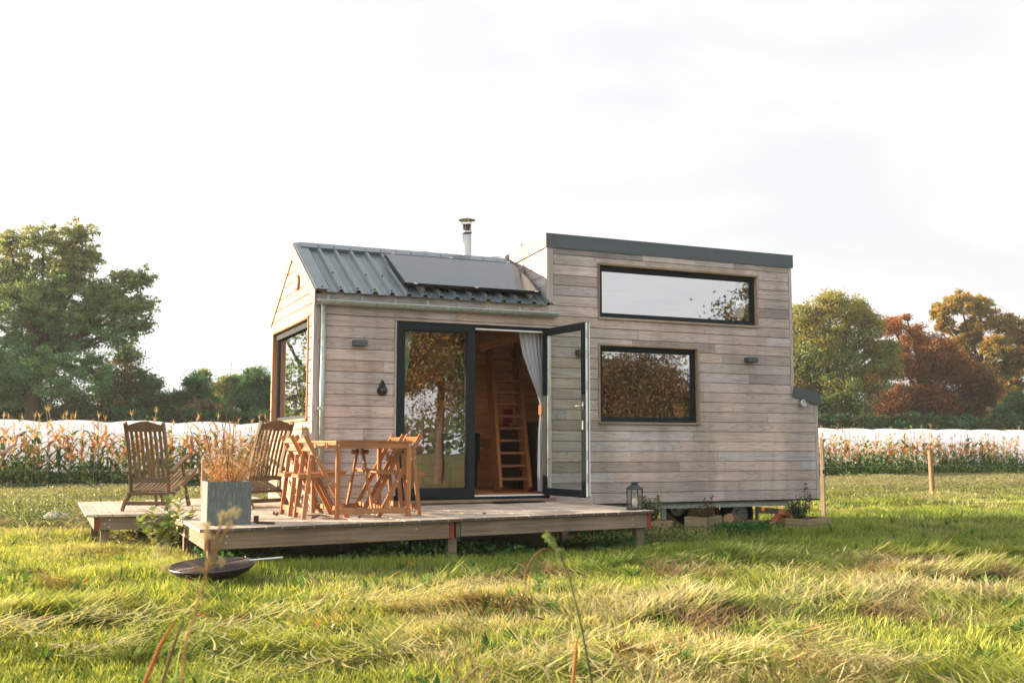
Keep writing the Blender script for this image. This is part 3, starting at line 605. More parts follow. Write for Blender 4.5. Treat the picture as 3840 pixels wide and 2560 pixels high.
# low extension roof
mb = MB(); mb.prism([(6.655, -0.052, 1.402), (7.100, -0.052, 1.292), (7.132, -0.052, 1.438), (6.684, -0.052, 1.552)], (0, 1, 0), 0.014)
mb.prism([(6.693, -0.037, 1.535), (7.130, -0.037, 1.425), (7.133, -0.037, 1.437), (6.696, -0.037, 1.547)], (0, 1, 0), WD + 0.05)
mb.build('low_roof', M['anthmetal'], H)
# solar panel on its rails
SP = [V((1.056, 0.796, 3.111)), V((1.075, 0.0, 2.631)), V((2.835, 0.0, 2.631)), V((2.815, 0.835, 3.134))]
n_ = (SP[2] - SP[1]).cross(SP[0] - SP[1]).normalized(); dS = (SP[0] - SP[1]).normalized(); xS = V((1, 0, 0)); ls = (SP[0] - SP[1]).length; n_ = dS.cross(xS).normalized(); n_ = n_ if n_.z > 0 else -n_
o0 = V((1.066, 0.0, 2.631)); W_ = 1.765
mb = MB(); mb.obox(o0 + xS * W_ / 2 + dS * ls / 2, xS * (W_ / 2 - .006), dS * (ls / 2 - .006), n_ * 0.004); spn = bpy.data.objects.new('solar_panel', None); COL.objects.link(spn); spn.parent = H; spn.empty_display_size = .1
mb.build('cell_glass', M['panel'], spn)
mb = MB()
for s_ in (0, 1):
    mb.obox(o0 + xS * W_ / 2 + dS * ls * s_ - n_ * 0.014, xS * W_ / 2, dS * 0.0055, n_ * 0.020); mb.obox(o0 + xS * W_ * s_ + dS * ls / 2 - n_ * 0.0142, xS * 0.0055, dS * (ls / 2 - .006), n_ * 0.020)
mb.build('panel_frame', M['solarframe'], spn)
for x in (0.19, 1.60):
    mb = MB(); c1 = o0 + xS * x - n_ * 0.058; mb.obox(c1 + dS * (ls / 2 - .05), xS * 0.021, dS * (ls / 2 + .05), n_ * 0.003); mb.obox(c1 + xS * .018 + dS * (ls / 2 - .05) + n_ * .018, xS * 0.003, dS * (ls / 2 + .05), n_ * 0.015); mb.obox(c1 - xS * .018 + dS * (ls / 2 - .05) + n_ * .018, xS * 0.003, dS * (ls / 2 + .05), n_ * 0.015); mb.build('mounting_rail', M['alu'], spn)
for x in (0.12, 1.70, 0.9):
    for s_ in (0, 1):
        mb = MB(); mb.obox(o0 + xS * x + dS * (ls * s_ + (.012 if s_ else -.012)) + n_ * .004, xS * 0.022, dS * 0.012, n_ * 0.006); mb.build('panel_clamp', M['alu'], spn)
mb = MB(); mb.tube([(XL - 0.03, 0.62, 2.94), (XL - 0.05, 0.60, 3.05), (XL - 0.07, 0.62, 3.25), (XL - 0.05, 0.70, 3.36), (XL + 0.1, 0.8, 3.36)], 0.004, 6); mb.tube([(1.62, YR + .05, ZR + 0.03), (1.7, YR, ZR + .05), (1.9, YR, ZR + 0.035)], 0.004, 6); mb.build('cable', M['black'], H)
mb = MB(); mb.tube([(2.45, YR + .02, ZR + .02), (2.93, 1.5, 3.33)], 0.004, 6); mb.build('red_cable', M['redpaint'], H)
# flue
mb = MB(); mb.tube([(2.425, 1.5, 2.9), (2.425, 1.5, 3.74)], 0.061, 24); fl = mb.build('flue', M['steel'], H, 0, True)
mb = MB(); mb.lathe((2.425, 1.5, 3.62), [(0.063, 0), (0.070, 0.0), (0.070, 0.022), (0.063, 0.022)], 24); mb.build('flue_band', M['steel'], fl)
mb = MB(); mb.lathe((2.425, 1.5, 3.795), [(0.118, 0.0), (0.116, 0.006), (0.03, 0.034), (0, 0.036)], 24)
mb.lathe((2.425, 1.5, 3.80), [(0.118, 0.0), (0.03, 0.020), (0, 0.022)], 24)
for k in range(3):
    a = k * 2.09 + .4; mb.tube([(2.425 + .055 * math.cos(a), 1.5 + .055 * math.sin(a), 3.72), (2.425 + .09 * math.cos(a), 1.5 + .09 * math.sin(a), 3.80)], 0.006, 6)
mb.build('flue_cap', M['steel'], fl, 0, False)
# staircase inside
st = bpy.data.objects.new('staircase', None); COL.objects.link(st); st.parent = H; st.empty_display_size = .1; st.location = (2.50, 0.55, 0.14)
SA = V((0.42, 1.35, 1.98)); SW = V((0.40, -0.02, 0))      # rise vector of the stringers, width vector
for s_ in (0, 1):
    mb = MB(); p = SW * s_; mb.sweep([p + V((0, 0, 0)), p + SA], 0.25, 0.045, (1, -.05, 0)); mb.build('stringer', M['stairwood'], st, 0.003)
for k in range(11):
    t = (k + 1) / 12.2; c1 = SA * t; mb = MB(); short = k % 2
    mb.obox(c1 + SW * (0.26 if short else .5) + V((0, -.0, 0)), SW * (0.235 if short else 0.455), (0, 0.085, 0), (0, 0, 0.016), btint()); mb.obox(c1 + SW * .74 + V((0, .03, 0)), SW * 0.22, (0, 0.06, 0), (0, 0, 0.0155), btint()) if short else None
    mb.build('step', M['stairwood'], st, 0.003)
# chassis under the house
mb = MB(); mb.box(3.2, 6.60, 0.03, 0.09, -0.085, -0.022); mb.box(3.2, 6.60, 2.2, 2.26, -0.085, -0.022); mb.box(0.3, 3.18, 0.35, 0.41, -0.085, -0.022)
mb.box(4.62, 4.68, 0.10, 0.15, -0.40, -0.086); mb.build_each('chassis_beam', M['zinc'], H)
mb = MB(); mb.box(-0.02, XE + .003, -0.026, 0.02, -0.018, -0.002); mb.box(0.0, XE, 0.022, WD, -0.02, 0.0); mb.build('floor_edge', M['black'], H)
for k, x in enumerate((5.6, 6.75)):
    pass
for k, (x, y) in enumerate(((5.45, 0.40), (6.0, 0.40), (5.45, 1.95), (6.0, 1.95))):
    mb = MB(); mb.lathe((x, y - .09, -0.20), [(0.13, .02), (0.20, 0), (0.24, 0.03), (0.245, 0.09), (0.24, 0.15), (0.20, 0.18), (0.13, .16)], 28, (0, 1, 0)); wl = mb.build('wheel', M['rubber'], H, 0, True)
    mb = MB(); mb.lathe((x, y - .08, -0.20), [(0.0, 0.0), (0.05, 0.0), (0.06, 0.03), (0.12, 0.03), (0.135, 0.0)], 20, (0, 1, 0)); mb.build('rim', M['zinc'], wl)
mb = MB(); mb.prism([(6.19, 0.16, -0.10), (6.72, 0.16, -0.155), (6.72, 0.16, -0.225), (6.20, 0.16, -0.185)], (0, 1, 0), 0.05); mb.box(6.16, 6.19, 0.15, 0.2, -0.29, -0.10); tag(mb.build('mudguard', M['sunlit_beige'], H, 0.004))
mb = MB(); mb.lathe((6.165, 0.03, -0.13), [(0.0, 0.016), (0.02, 0.014), (0.028, 0.006), (0.030, 0)], 18, (0, -1, 0)); o = mb.build('marker_lamp', M['amber'], H, 0, True); o.scale = (1, 1, 1)

# things inside, seen through the doorway and the panes
def curtain(name, pts, mat, label, depth=0.05, folds=7):
    """pts: rows (z, x0, x1) top to bottom"""
    mb = MB(); nx = folds * 6; rows = []
    for (z, xa, xb) in pts:
        rows.append([(xa + (xb - xa) * i / nx, 0.15 + depth * 0.5 * math.sin(i / nx * folds * 2 * PI + z * .7) * (0.6 + 0.4 * math.sin(i * 1.3)), z) for i in range(nx + 1)])
    for r0, r1 in zip(rows[:-1], rows[1:]):
        for i in range(nx): mb.face([r0[i], r0[i + 1], r1[i + 1], r1[i]])
    o = mb.build(name, M[mat], None, 0, True, fixn=False); return tag(o, label, 'curtain')
def lerp_rows(keys, n=14):
    out = []
    for (a, b) in zip(keys[:-1], keys[1:]):
        for i in range(n): t = i / n; s_ = t * t * (3 - 2 * t) if False else t; out.append(tuple(a[j] + (b[j] - a[j]) * s_ for j in range(3)))
    out.append(keys[-1]); return out
c1 = curtain('curtain', lerp_rows([(2.14, 2.60, 2.965), (1.85, 2.66, 2.968), (1.6, 2.755, 2.97), (1.4, 2.84, 2.972), (1.24, 2.895, 2.972), (1.1, 2.895, 2.972), (0.9, 2.875, 2.972), (0.16, 2.86, 2.972)], 4), 'curtain', 'grey curtain gathered at the right side of the open doorway', 0.05, 6)
mb = MB(); mb.box(2.885, 2.978, 0.105, 0.195, 1.10, 1.235); tag(mb.build('curtain_tieback', M['tieback'], None, 0.01), 'tan strap tied round the grey doorway curtain', 'tieback')
c2 = curtain('curtain', lerp_rows([(2.14, 0.98, 1.20), (1.7, 0.98, 1.17), (1.3, 0.99, 1.10), (1.1, 1.0, 1.07), (0.16, 1.0, 1.08)], 4), 'sheer', 'sheer green curtain behind the closed left door leaf', 0.04, 4)
stv = thing('wood_stove', 'black iron wood stove on the inner back wall beside the staircase', 'stove', (2.52, 1.95, 0.14))
mb = MB(); mb.box(-0.22, 0.235, -0.16, 0.18, 0.38, 0.76); mb.build('firebox', M['black'], stv, 0.01); mb = MB(); mb.tube([(0, 0, 0.76), (0, 0, 2.6)], 0.06, 16); mb.build('stove_pipe', M['black'], stv, 0, True)
for sx in (-.19, .19):
    for sy in (-.12, .14): mb = MB(); mb.box(sx - .015, sx + .015, sy - .015, sy + .015, 0, 0.38); mb.build('leg', M['black'], stv)
mb = MB(); mb.tube([(0.236, -0.1, 0.55), (0.29, -0.12, 0.55)], 0.01, 8); mb.build('handle', M['alu'], stv)
mb = MB(); mb.box(1.98, 2.17, 1.9, 2.1, 0.14, 0.30); mb.box(2.172, 2.3, 1.92, 2.1, 0.14, 0.24); tag(mb.build('wooden_box', M['pine'], None, 0.004), 'low orange wooden box on the floor inside left of the staircase', 'box')
cab = thing('cabinet', 'dark kitchen cabinet standing behind the staircase', 'cabinet', (3.6, 1.55, 0.14)); mb = MB(); mb.box(-.35, .6, 0, .7, 0.05, 0.86); mb.build('carcass', M['black'], cab, 0.004); mb = MB(); mb.box(-.37, .62, -.02, .72, 0.862, 0.895); mb.build('worktop', M['pine'], cab, 0.003)
mb = MB(); mb.lathe((3.24, 0.85, 1.035), [(0.0, 0), (0.035, 0), (0.035, 0.14), (0.02, 0.17), (0.012, 0.18), (0.012, 0.21), (0, 0.21)], 14); 
shelf = MB(); shelf.box(3.10, 3.45, 0.7, 1.0, 0.14, 1.033); tag(shelf.build('side_cupboard', M['black'], None, 0.004), 'dark cupboard inside right of the staircase', 'cupboard')
tag(mb.build('soap_bottle', M['lanternglass'], None, 0, True), 'clear soap bottle on the cupboard inside beside the grey curtain', 'bottle')
mb = MB(); mb.box(3.16, 3.30, 1.9, 1.94, 1.0, 1.24); tag(mb.build('red_bag', plain('dark_red_cloth', (0.16, 0.01, 0.03), 0.8), None, 0.01), 'dark red bag hanging behind the staircase', 'bag')
mb = MB(); mb.box(5.765, 5.955, 0.072, 0.075, 2.475, 2.725); tag(mb.build('paper_sheet', M['paper']), 'white paper sheet standing behind the long loft window', 'paper')
ch = thing('inside_chair', 'green framed metal chair seen through the closed door leaf', 'chair', (1.26, 0.45, 0.14)); gm = plain('green_metal', (0.03, 0.10, 0.05), 0.4)
mb = MB(); mb.tube([(-.19, 0, 0), (-.19, 0, .50), (.19, 0, .50), (.19, 0, 0)], .010); mb.tube([(-.19, .0, .36), (.19, .0, .36)], .010); mb.tube([(-.07, .02, 0), (-.07, .0, .36)], .008); mb.tube([(.07, .02, 0), (.07, .0, .36)], .008); mb.build('back_frame', gm, ch)
mb = MB(); mb.box(-.19, .19, .02, .38, .34, .36); mb.build('seat', gm, ch)
mb = MB(); mb.box(1.0, 1.62, 0.9, 0.95, 0.14, 0.74); tag(mb.build('inside_cabinet', M['pine'], None, 0.003), 'low wooden cabinet behind the green chair inside', 'cabinet')
mb = MB(); mb.box(4.84, 5.00, 0.13, 0.15, 1.10, 1.28); tag(mb.build('pine_board', M['pine'], None, 0.003), 'upright pine board standing behind the lower window', 'board')

# ============================================================ DECK
def dz(x): return 0.013 + 0.0125 * x
DECK = thing('wooden_deck', 'large low wooden deck in front of the tiny house with worn plank boards', 'deck', (0, 0, 0.013)); DECK.rotation_euler = (0, -0.0125, 0)
mb = MB(); x = -1.492; bt = 0.028; k = 0
while x < 3.08:
    x2 = min(x + 0.1435, 3.10); yb = 3.20 if x2 < -0.05 else -0.036
    joints = [-2.19 + rr(-.004, .004)] + ([-0.55 + (0.6 if k % 2 else 0)] if x2 < 1.0 else []) + ([1.7 if k % 2 else 2.2] if yb > 1 else []) + [yb]
    joints = sorted(j for j in joints if j <= yb)
    mb.box(x + .006, x2 - .006, joints[0] - .0035, joints[0] - .0005, -bt + .002, -.002, (.22, .22, .22))
    for a, b in zip(joints[:-1], joints[1:]):
        g = random.gauss(1, .07); mb.box(x + .003, x2 - .003, a + .002, b - .002, -bt + rr(-.001, .001), rr(-.0015, .0015), (g, g * .985, g * .96))
    x = x2; k += 1
mb.build('deck_boards', M['deck'], DECK, 0.003)
def beam(name, p, par, mat='beam', bev=0.004): mb = MB(); mb.box(*p, btint()); return mb.build(name, M[mat], par, bev)
BH = -0.185
beam('beam', (-1.392, 0.835, -2.150, -2.105, BH, -bt - .002), DECK); beam('beam', (0.955, 3.035, -2.150, -2.105, BH + .01, -bt - .002), DECK)
beam('beam', (-1.440, -1.396, -2.140, 3.18, BH, -bt - .002), DECK); beam('beam', (0.839, 0.885, -2.140, -0.3, BH, -bt - .002), DECK); beam('beam', (3.039, 3.085, -2.140, -0.2, BH, -bt - .002), DECK); beam('beam', (0.910, 0.951, -2.139, -0.3, BH + .005, -bt - .002), DECK)
for x0, x1 in ((-1.441, -1.395), (0.838, 0.886), (3.038, 3.086)): beam('painted_beam_end', (x0, x1, -2.1445, -2.1395, BH, -bt - .003), DECK, 'redpaint', 0)
for y in (-1.3, -.5, .4, 1.4, 2.4): beam('joist', (-1.39, -.05 if y > 0 else 3.03, y, y + .045, BH + .02, -bt - .003), DECK)
for x in (-1.36, 0.885, 2.98): beam('post', (x - .045, x + .045, -2.10, -2.01, -0.62, BH - .002), DECK)
for x in (-1.36, .3, 1.6, 2.98): beam('post', (x - .045, x + .045, -0.35, -0.26, -0.62, BH - .002), DECK)
mb = MB()
for (x, z) in ((-1.25, -.07), (-1.26, -.13), (2.86, -.085), (2.87, -.14), (0.5, -.08)): mb.lathe((x, -2.150, z), [(0.009, 0), (0.007, .003), (0, .004)], 8, (0, -1, 0))
mb.build_each('screw', M['screw'], DECK)
EXT = thing('deck_platform', 'small lower platform of pale boards at the left end of the wooden deck', 'deck', (0, 0, -0.014))
mb = MB(); x = -2.325
while x < -1.52:
    x2 = min(x + 0.138, -1.497); g = random.gauss(1.08, .06); mb.box(x + .003, x2 - .003, 0.385, 3.19, -.026, rr(-.0015, .0015), (g, g * .98, g * .95)); x = x2
mb.build('deck_boards', M['deck'], EXT, 0.003)
beam('beam', (-2.175, -1.50, 0.425, 0.47, -.165, -.028), EXT); beam('beam', (-2.235, -2.18, 0.44, 3.15, -.165, -.028), EXT); beam('painted_beam_end', (-2.236, -2.1785, 0.4355, 0.4395, -.165, -.029), EXT, 'redpaint', 0)
for x in (-2.12, -1.56): beam('post', (x - .045, x + .045, 0.475, 0.56, -0.6, -.167), EXT)
for x in (-2.12, -1.56): beam('post', (x - .045, x + .045, 2.9, 2.99, -0.6, -.167), EXT)
mb = MB()
for (x, z) in ((-2.08, -.06), (-2.13, -.10), (-2.085, -.135)): mb.lathe((x, 0.425, z), [(0.009, 0), (0.007, .003), (0, .004)], 8, (0, -1, 0))
mb.build_each('screw', M['screw'], EXT)

# ============================================================ FURNITURE
# table
T = thing('garden_table', 'square oiled wooden garden table with crossed gate legs on the deck', 'table', (0.219, -1.16, dz(.2)))
TX, TY, TZ = 0.385, 0.53, 0.755
mb = MB()
for sx in (-1, 1): mb.box(sx * TX - (.0 if sx < 0 else .055), sx * TX + (.055 if sx < 0 else 0), -TY, TY, TZ - .02, TZ, btint())
for k in range(11):
    y = -TY + .004 + k * (2 * TY - .008) / 11; mb.box(-TX + .057, TX - .057, y + .002, y + (2 * TY - .008) / 11 - .003, TZ - .018, TZ - .001, btint())
mb.build('tabletop', M['acacia'], T, 0.002)
for sx in (-1, 1):
    for sy in (-1, 1):
        mb = MB(); cx, cy = sx * (TX - .025), sy * (TY - .025); mb.box(cx - .021, cx + .021, cy - .021, cy + .021, 0, TZ - .021, btint()); mb.build('leg', M['acacia'], T, 0.002)
mb = MB()
for sy in (-1, 1): mb.box(-TX + .047, TX - .047, sy * (TY - .025) - .011, sy * (TY - .025) + .011, TZ - .078, TZ - .022, btint())
for sx in (-1, 1): mb.box(sx * (TX - .025) - .011, sx * (TX - .025) + .011, -TY + .047, TY - .047, TZ - .078, TZ - .022, btint())
mb.build('apron', M['acacia'], T, 0.002)
for sy in (-1, 1): mb = MB(); mb.box(-TX + .047, TX - .047, sy * (TY - .025) - .011, sy * (TY - .025) + .011, 0.045, 0.095, btint()); mb.build('foot_rail', M['acacia'], T, 0.002)
for sy in (-1, 1): mb = MB(); mb.bar((0.0, sy * (TY - .045), .06), (0.0, sy * 0.05, TZ - .03), .022, .042, (1, 0, 0), btint()); mb.build('gate_leg', M['acacia'], T, 0.002)
mb = MB(); mb.box(-.085, -.013, -.03, .03, .62, .665, btint()); mb.box(.013, .085, -.03, .03, .62, .665, btint()); mb.build_each('hinge_block', M['acacia'], T, 0.003)
mb = MB()
for sx in (-1, 1): mb.lathe((sx * (TX - .025), -TY + .004, TZ - .045), [(0.009, 0), (0.007, .004), (0, .005)], 10, (0, -1, 0))
mb.lathe((0, -TY + .014, .07), [(0.009, 0), (0.007, .004), (0, .005)], 10, (0, -1, 0)); mb.build_each('bolt', M['screw'], T)
# folding chair, facing +x
def folding_chair(label, group):
    t = thing('folding_chair', label, 'chair', (0, 0, 0), 0, group); hw = 0.205
    for s_ in (-1, 1):
        mb = MB(); mb.sweep([(-0.005, s_ * hw, .815), (0.43, s_ * hw, 0.0)], .045, .021, (0, 1, 0), btint()); mb.build('back_post', M['acacia'], t, 0.002)
        mb = MB(); mb.sweep([(0.065, s_ * (hw - .026), .625), (0.0, s_ * (hw - .026), 0.0)], .042, .021, (0, 1, 0), btint()); mb.build('leg', M['acacia'], t, 0.002)
    for z0, z1 in ((.735, .79), (.655, .705)):
        mb = MB(); zc = (z0 + z1) / 2; xc = 0.0 + (.815 - zc) * .534
        P = [(xc - .008 - .018 * math.sin(PI * i / 8), -hw + .011 + (2 * hw - .022) * i / 8, zc) for i in range(9)]
        for a, b in zip(P[:-1], P[1:]): mb.bar(a, b, z1 - z0, .014, (0.46, 0, .88))
        mb.build('back_slat', M['acacia'], t, 0.0015)
    mb = MB()
    for k in range(9):
        y = -hw + .045 + k * (2 * hw - .09) / 9; mb.bar((-.055, y + .017, .425), (.43, y + .017, .455), .034, .014, (0, 1, 0), btint())
    for s_ in (-1, 1): mb.bar((-.05, s_ * (hw - .048), .405), (.42, s_ * (hw - .048), .432), .018, .030, (0, 1, 0), btint())
    mb.bar((-.045, -hw + .05, .41), (-.045, hw - .05, .41), .03, .02, (1, 0, 0)); mb.bar((.40, -hw + .05, .435), (.40, hw - .05, .435), .03, .02, (1, 0, 0))
    mb.build('seat', M['acacia'], t, 0.0015)
    mb = MB(); mb.box(0.004, 0.022, -hw + .037, hw - .037, .05, .105, btint()); mb.build('rear_rail', M['acacia'], t, 0.002)
    mb = MB(); mb.bar((.385, -hw + .011, .085), (.385, hw - .011, .085), .018, .045, (1, 0, 0), btint()); mb.build('front_rail', M['acacia'], t, 0.002)
    mb = MB()
    for s_ in (-1, 1):
        for (x, z, o_) in ((.115, .60, .011), (.10, .565, .011), (.058, .575, -.0155), (.245, .345, .011)): mb.lathe((x, s_ * (hw + o_), z), [(0.009, 0), (0.008, .003), (0, .005)], 10, (0, s_, 0))
    mb.build_each('bolt', M['screw'], t); return t
GC = 'folding wooden chairs around the garden table'
fc = folding_chair('folding wooden chair at the left side of the table, nearest to the deck edge', GC)
def put(o, x, y, rz): o.location = (x, y, dz(x)); o.rotation_euler = (0, 0, rz)
put(fc, -0.425, -1.31, 0.0)
put(dup(fc, (0, 0, 0), 0, 'folding wooden chair at the left side of the table, farther from the deck edge', GC), -0.455, -0.80, 0.02)
put(dup(fc, (0, 0, 0), 0, 'folding wooden chair at the right side of the table, nearest to the deck edge', GC), 0.735, -1.37, PI)
put(dup(fc, (0, 0, 0), 0, 'folding wooden chair at the right side of the table, beside the glass door', GC), 0.74, -0.80, PI - .03)
# reclining deck chairs; local x right, y forward
def recliner(label, group):
    t = thing('deck_chair', label, 'chair', (0, 0, 0), 0, group); hw = .235; m = M['teak']
    pos = [(.05, .19), (.035, .32), (-.02, .55), (-.10, .78), (-.19, .985)]
    for s_ in (-1, 1):
        mb = MB(); mb.sweep([(s_ * (hw - .02), y, z) for y, z in pos], [.055, .05, .05, .055, .06], .028, (1, 0, 0), btint()); mb.build('back_post', m, t, 0.003)
        mb = MB(); mb.sweep([(s_ * (hw + .012), y, z) for y, z in ((-.11, 0), (-.03, .10), (.09, .175), (.26, .24), (.55, .325), (.84, .42))], [.045, .05, .055, .055, .05, .05], .028, (1, 0, 0), btint()); mb.build('seat_side', m, t, 0.003)
        mb = MB(); mb.sweep([(s_ * (hw - .045), y, z) for y, z in ((.50, .60), (.66, .30), (.80, 0.0))], [.05, .045, .04], .026, (1, 0, 0), btint()); mb.build('leg', m, t, 0.003)
        mb = MB(); mb.sweep([(s_ * (hw - .078), y, z) for y, z in ((.60, .33), (.78, .20), (.95, 0.0))], [.045, .045, .04], .026, (1, 0, 0), btint()); mb.build('leg', m, t, 0.003)
        mb = MB(); mb.sweep([(s_ * (hw + .03), y, z) for y, z in ((-.02, .425), (.12, .475), (.30, .545), (.48, .60), (.56, .60))], .028, .062, (1, 0, 0), btint()); mb.build('armrest', m, t, 0.004)
    mb = MB(); K = 12   # arched head rail
    top = [V((-hw + .035 + (2 * hw - .07) * i / K, -.192 - .0, .955 + .045 * math.sin(PI * i / K) ** 1.5)) for i in range(K + 1)]
    for a, b in zip(top[:-1], top[1:]):
        za, zb = a.z, b.z; lo = .885
        def yy(z): return -.19 + (.985 - z) * .39
        mb.hexa([(a.x, yy(lo) - .012, lo), (b.x, yy(lo) - .012, lo), (a.x, yy(lo) + .012, lo), (b.x, yy(lo) + .012, lo), (a.x, yy(za) - .012, za), (b.x, yy(zb) - .012, zb), (a.x, yy(za) + .012, za), (b.x, yy(zb) + .012, zb)])
    mb.lathe((0, yy(.94) - .013, .94), [(0.028, 0), (0.028, .004), (0.012, .006), (0, .003)], 14, (0, -1, .3))
    mb.build('head_rail', m, t)
    mb = MB(); mb.bar((-hw + .034, .030, .34), (hw - .034, .030, .34), .055, .022, (0, -.2, 1), btint()); mb.build('back_rail', m, t, 0.003)
    sp = [(.030, .345), (.012, .43), (-.035, .60), (-.09, .76), (-.148, .90)]
    for k in range(7):
        x = -hw + .075 + k * (2 * hw - .15) / 6; mb = MB(); mb.sweep([(x, y, z) for y, z in sp], .012, .032, (1, 0, 0), btint()); mb.build('back_slat', m, t, 0.002)
    mb = MB()
    for k in range(10):
        x = -hw + .025 + k * (2 * hw - .05) / 9; mb.sweep([(x, y, z) for y, z in ((.06, .215), (.20, .235), (.35, .275), (.55, .345), (.80, .425), (.86, .43))], .012, .030, (1, 0, 0), btint())
    mb.build('seat', m, t, 0.002)
    mb = MB(); mb.bar((-hw - .01, .035, .19), (hw + .01, .035, .19), .06, .03, (0, 1, .15), btint()); mb.build('rear_seat_rail', m, t, 0.003)
    mb = MB(); mb.bar((-hw - .02, .86, .425), (hw + .02, .86, .425), .055, .03, (0, 1, .3), btint()); mb.build('front_seat_rail', m, t, 0.003)
    mb = MB(); mb.bar((-hw - .0, -.045, .085), (hw + .0, -.045, .085), .045, .022, (0, -.4, 1), btint()); mb.build('stretcher', m, t, 0.003)
    mb = MB(); mb.bar((-hw + .03, .66, .26), (hw - .03, .66, .26), .05, .022, (0, -.2, 1), btint()); mb.build('leg_stretcher', m, t, 0.003)
    return t
GR = 'weathered slatted deck chairs with arched head rails'
r1 = recliner('weathered slatted deck chair facing away on the left platform', GR)
r1.location = (-1.66, 0.89, -0.012); r1.rotation_euler = (0, 0, -0.45)
r2 = dup(r1, (-0.40, 0.58, dz(-.36)), 0.44, 'weathered slatted deck chair facing away between planter box and table', GR)

# grey planter with dry plant
P = thing('planter_box', 'square grey ribbed planter box on the front left corner of the deck', 'planter', (-1.18, -1.60, dz(-1.18)))
mb = MB(); a, hh, tk = .198, .392, .02
mb.box(-a, a, -a, -a + tk, 0, hh); mb.box(-a, a, a - tk, a, 0, hh); mb.box(-a, -a + tk, -a + tk, a - tk, 0, hh); mb.box(a - tk, a, -a + tk, a - tk, 0, hh); mb.build('box', M['planter'], P, 0.003)
mb = MB(); mb.box(-a + tk, a - tk, -a + tk, a - tk, .02, hh - .04); mb.build('soil', M['soil'], P)
def vnoise(x, y, seed=0, s=1.0):
    rg = np.random.default_rng(100 + seed); T_ = rg.random((64, 64)); x = np.asarray(x) * s; y = np.asarray(y) * s
    xi = np.floor(x).astype(int); yi = np.floor(y).astype(int); fx = x - xi; fy = y - yi; fx = fx * fx * (3 - 2 * fx); fy = fy * fy * (3 - 2 * fy)
    g = lambda i, j: T_[i % 64, j % 64]
    return (g(xi, yi) * (1 - fx) + g(xi + 1, yi) * fx) * (1 - fy) + (g(xi, yi + 1) * (1 - fx) + g(xi + 1, yi + 1) * fx) * fy
def blades(P0, h, wd, ang, lean, curl, c0, c1, nseg=3, wv=0.0):
    """ribbon blades: base points, length, width, heading, lean (0 upright..1.5 flat), curl; returns verts, faces, tint"""
    n = len(P0); t = np.linspace(0, 1, nseg + 1); vs = np.zeros((n, nseg + 1, 2, 3)); hx, hy = np.cos(ang), np.sin(ang)
    pos = P0.copy(); sx, sy = -hy, hx; r_ = RNG.random(n) * PI; rx, ry = np.cos(r_), np.sin(r_)
    sx = sx * .6 + rx * .4; sy = sy * .6 + ry * .4
    for k in range(nseg + 1):
        a = lean + curl * t[k]; ww = wd * (1 - t[k] ** 2 * .95) * .5
        vs[:, k, 0] = pos + np.stack([sx * ww, sy * ww, 0 * ww], 1); vs[:, k, 1] = pos - np.stack([sx * ww, sy * ww, 0 * ww], 1)
        st_ = h / nseg; an = ang + wv * t[k]
        pos = pos + np.stack([np.cos(an) * np.sin(a) * st_, np.sin(an) * np.sin(a) * st_, np.cos(a) * st_], 1)
    idx = np.arange(n)[:, None] * (nseg + 1) * 2; f = []
    for k in range(nseg): f.append(idx + np.array([2 * k, 2 * k + 1, 2 * k + 3, 2 * k + 2])[None])
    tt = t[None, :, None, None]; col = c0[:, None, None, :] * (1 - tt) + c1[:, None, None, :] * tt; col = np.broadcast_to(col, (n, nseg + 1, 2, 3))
    return vs.reshape(-1, 3), np.concatenate(f), col.reshape(-1, 3)
def leaves(P0, size, asp=0.6, flat=0.0, cols=None):
    """rhombic leaves with random orientation"""
    n = len(P0); d = RNG.normal(size=(n, 3)); d[:, 2] *= (1 - flat); d /= np.linalg.norm(d, axis=1)[:, None]; e = RNG.normal(size=(n, 3)); e[:, 2] *= (1 - flat); e -= d * (e * d).sum(1)[:, None]; e /= np.linalg.norm(e, axis=1)[:, None]
    s_ = np.broadcast_to(np.asarray(size), (n,))[:, None]
    v = np.stack([P0 - d * s_ * .5, P0 + e * s_ * asp * .5 - d * s_ * .05, P0 + d * s_ * .5, P0 - e * s_ * asp * .5 - d * s_ * .05], 1)
    f = np.arange(n)[:, None] * 4 + np.arange(4)[None]; c = np.repeat(cols, 4, axis=0)
    return v.reshape(-1, 3), f, c
class NM:
    def __init__(s): s.v = []; s.f = []; s.c = []; s.n = 0
    def add(s, v, f, c): s.v.append(v); s.f.append(f + s.n); s.c.append(c); s.n += len(v)
    def tubes(s, path, rad, n, col):
        path = np.asarray(path, float); K = len(path); rad = np.broadcast_to(np.asarray(rad, float), (K,)); t = np.gradient(path, axis=0); t /= np.linalg.norm(t, axis=1)[:, None] + 1e-9
        ref = np.array([.31, .95, .05]); a = np.cross(t, ref); a /= np.linalg.norm(a, axis=1)[:, None] + 1e-9; b = np.cross(t, a); th = np.arange(n) * 2 * PI / n
        v = path[:, None] + rad[:, None, None] * (a[:, None] * np.cos(th)[None, :, None] + b[:, None] * np.sin(th)[None, :, None]); i = np.arange((K - 1))[:, None] * n; j = np.arange(n)[None]; j2 = (j + 1) % n
        f = np.stack([i + j, i + j2, i + n + j2, i + n + j], -1).reshape(-1, 4); s.add(v.reshape(-1, 3), f, np.tile(np.array(col, float), (K * n, 1)))
    def build(s, name, mat, parent=None): return npmesh(name, np.concatenate(s.v), [np.concatenate(s.f)], np.concatenate(s.c), mat, parent)
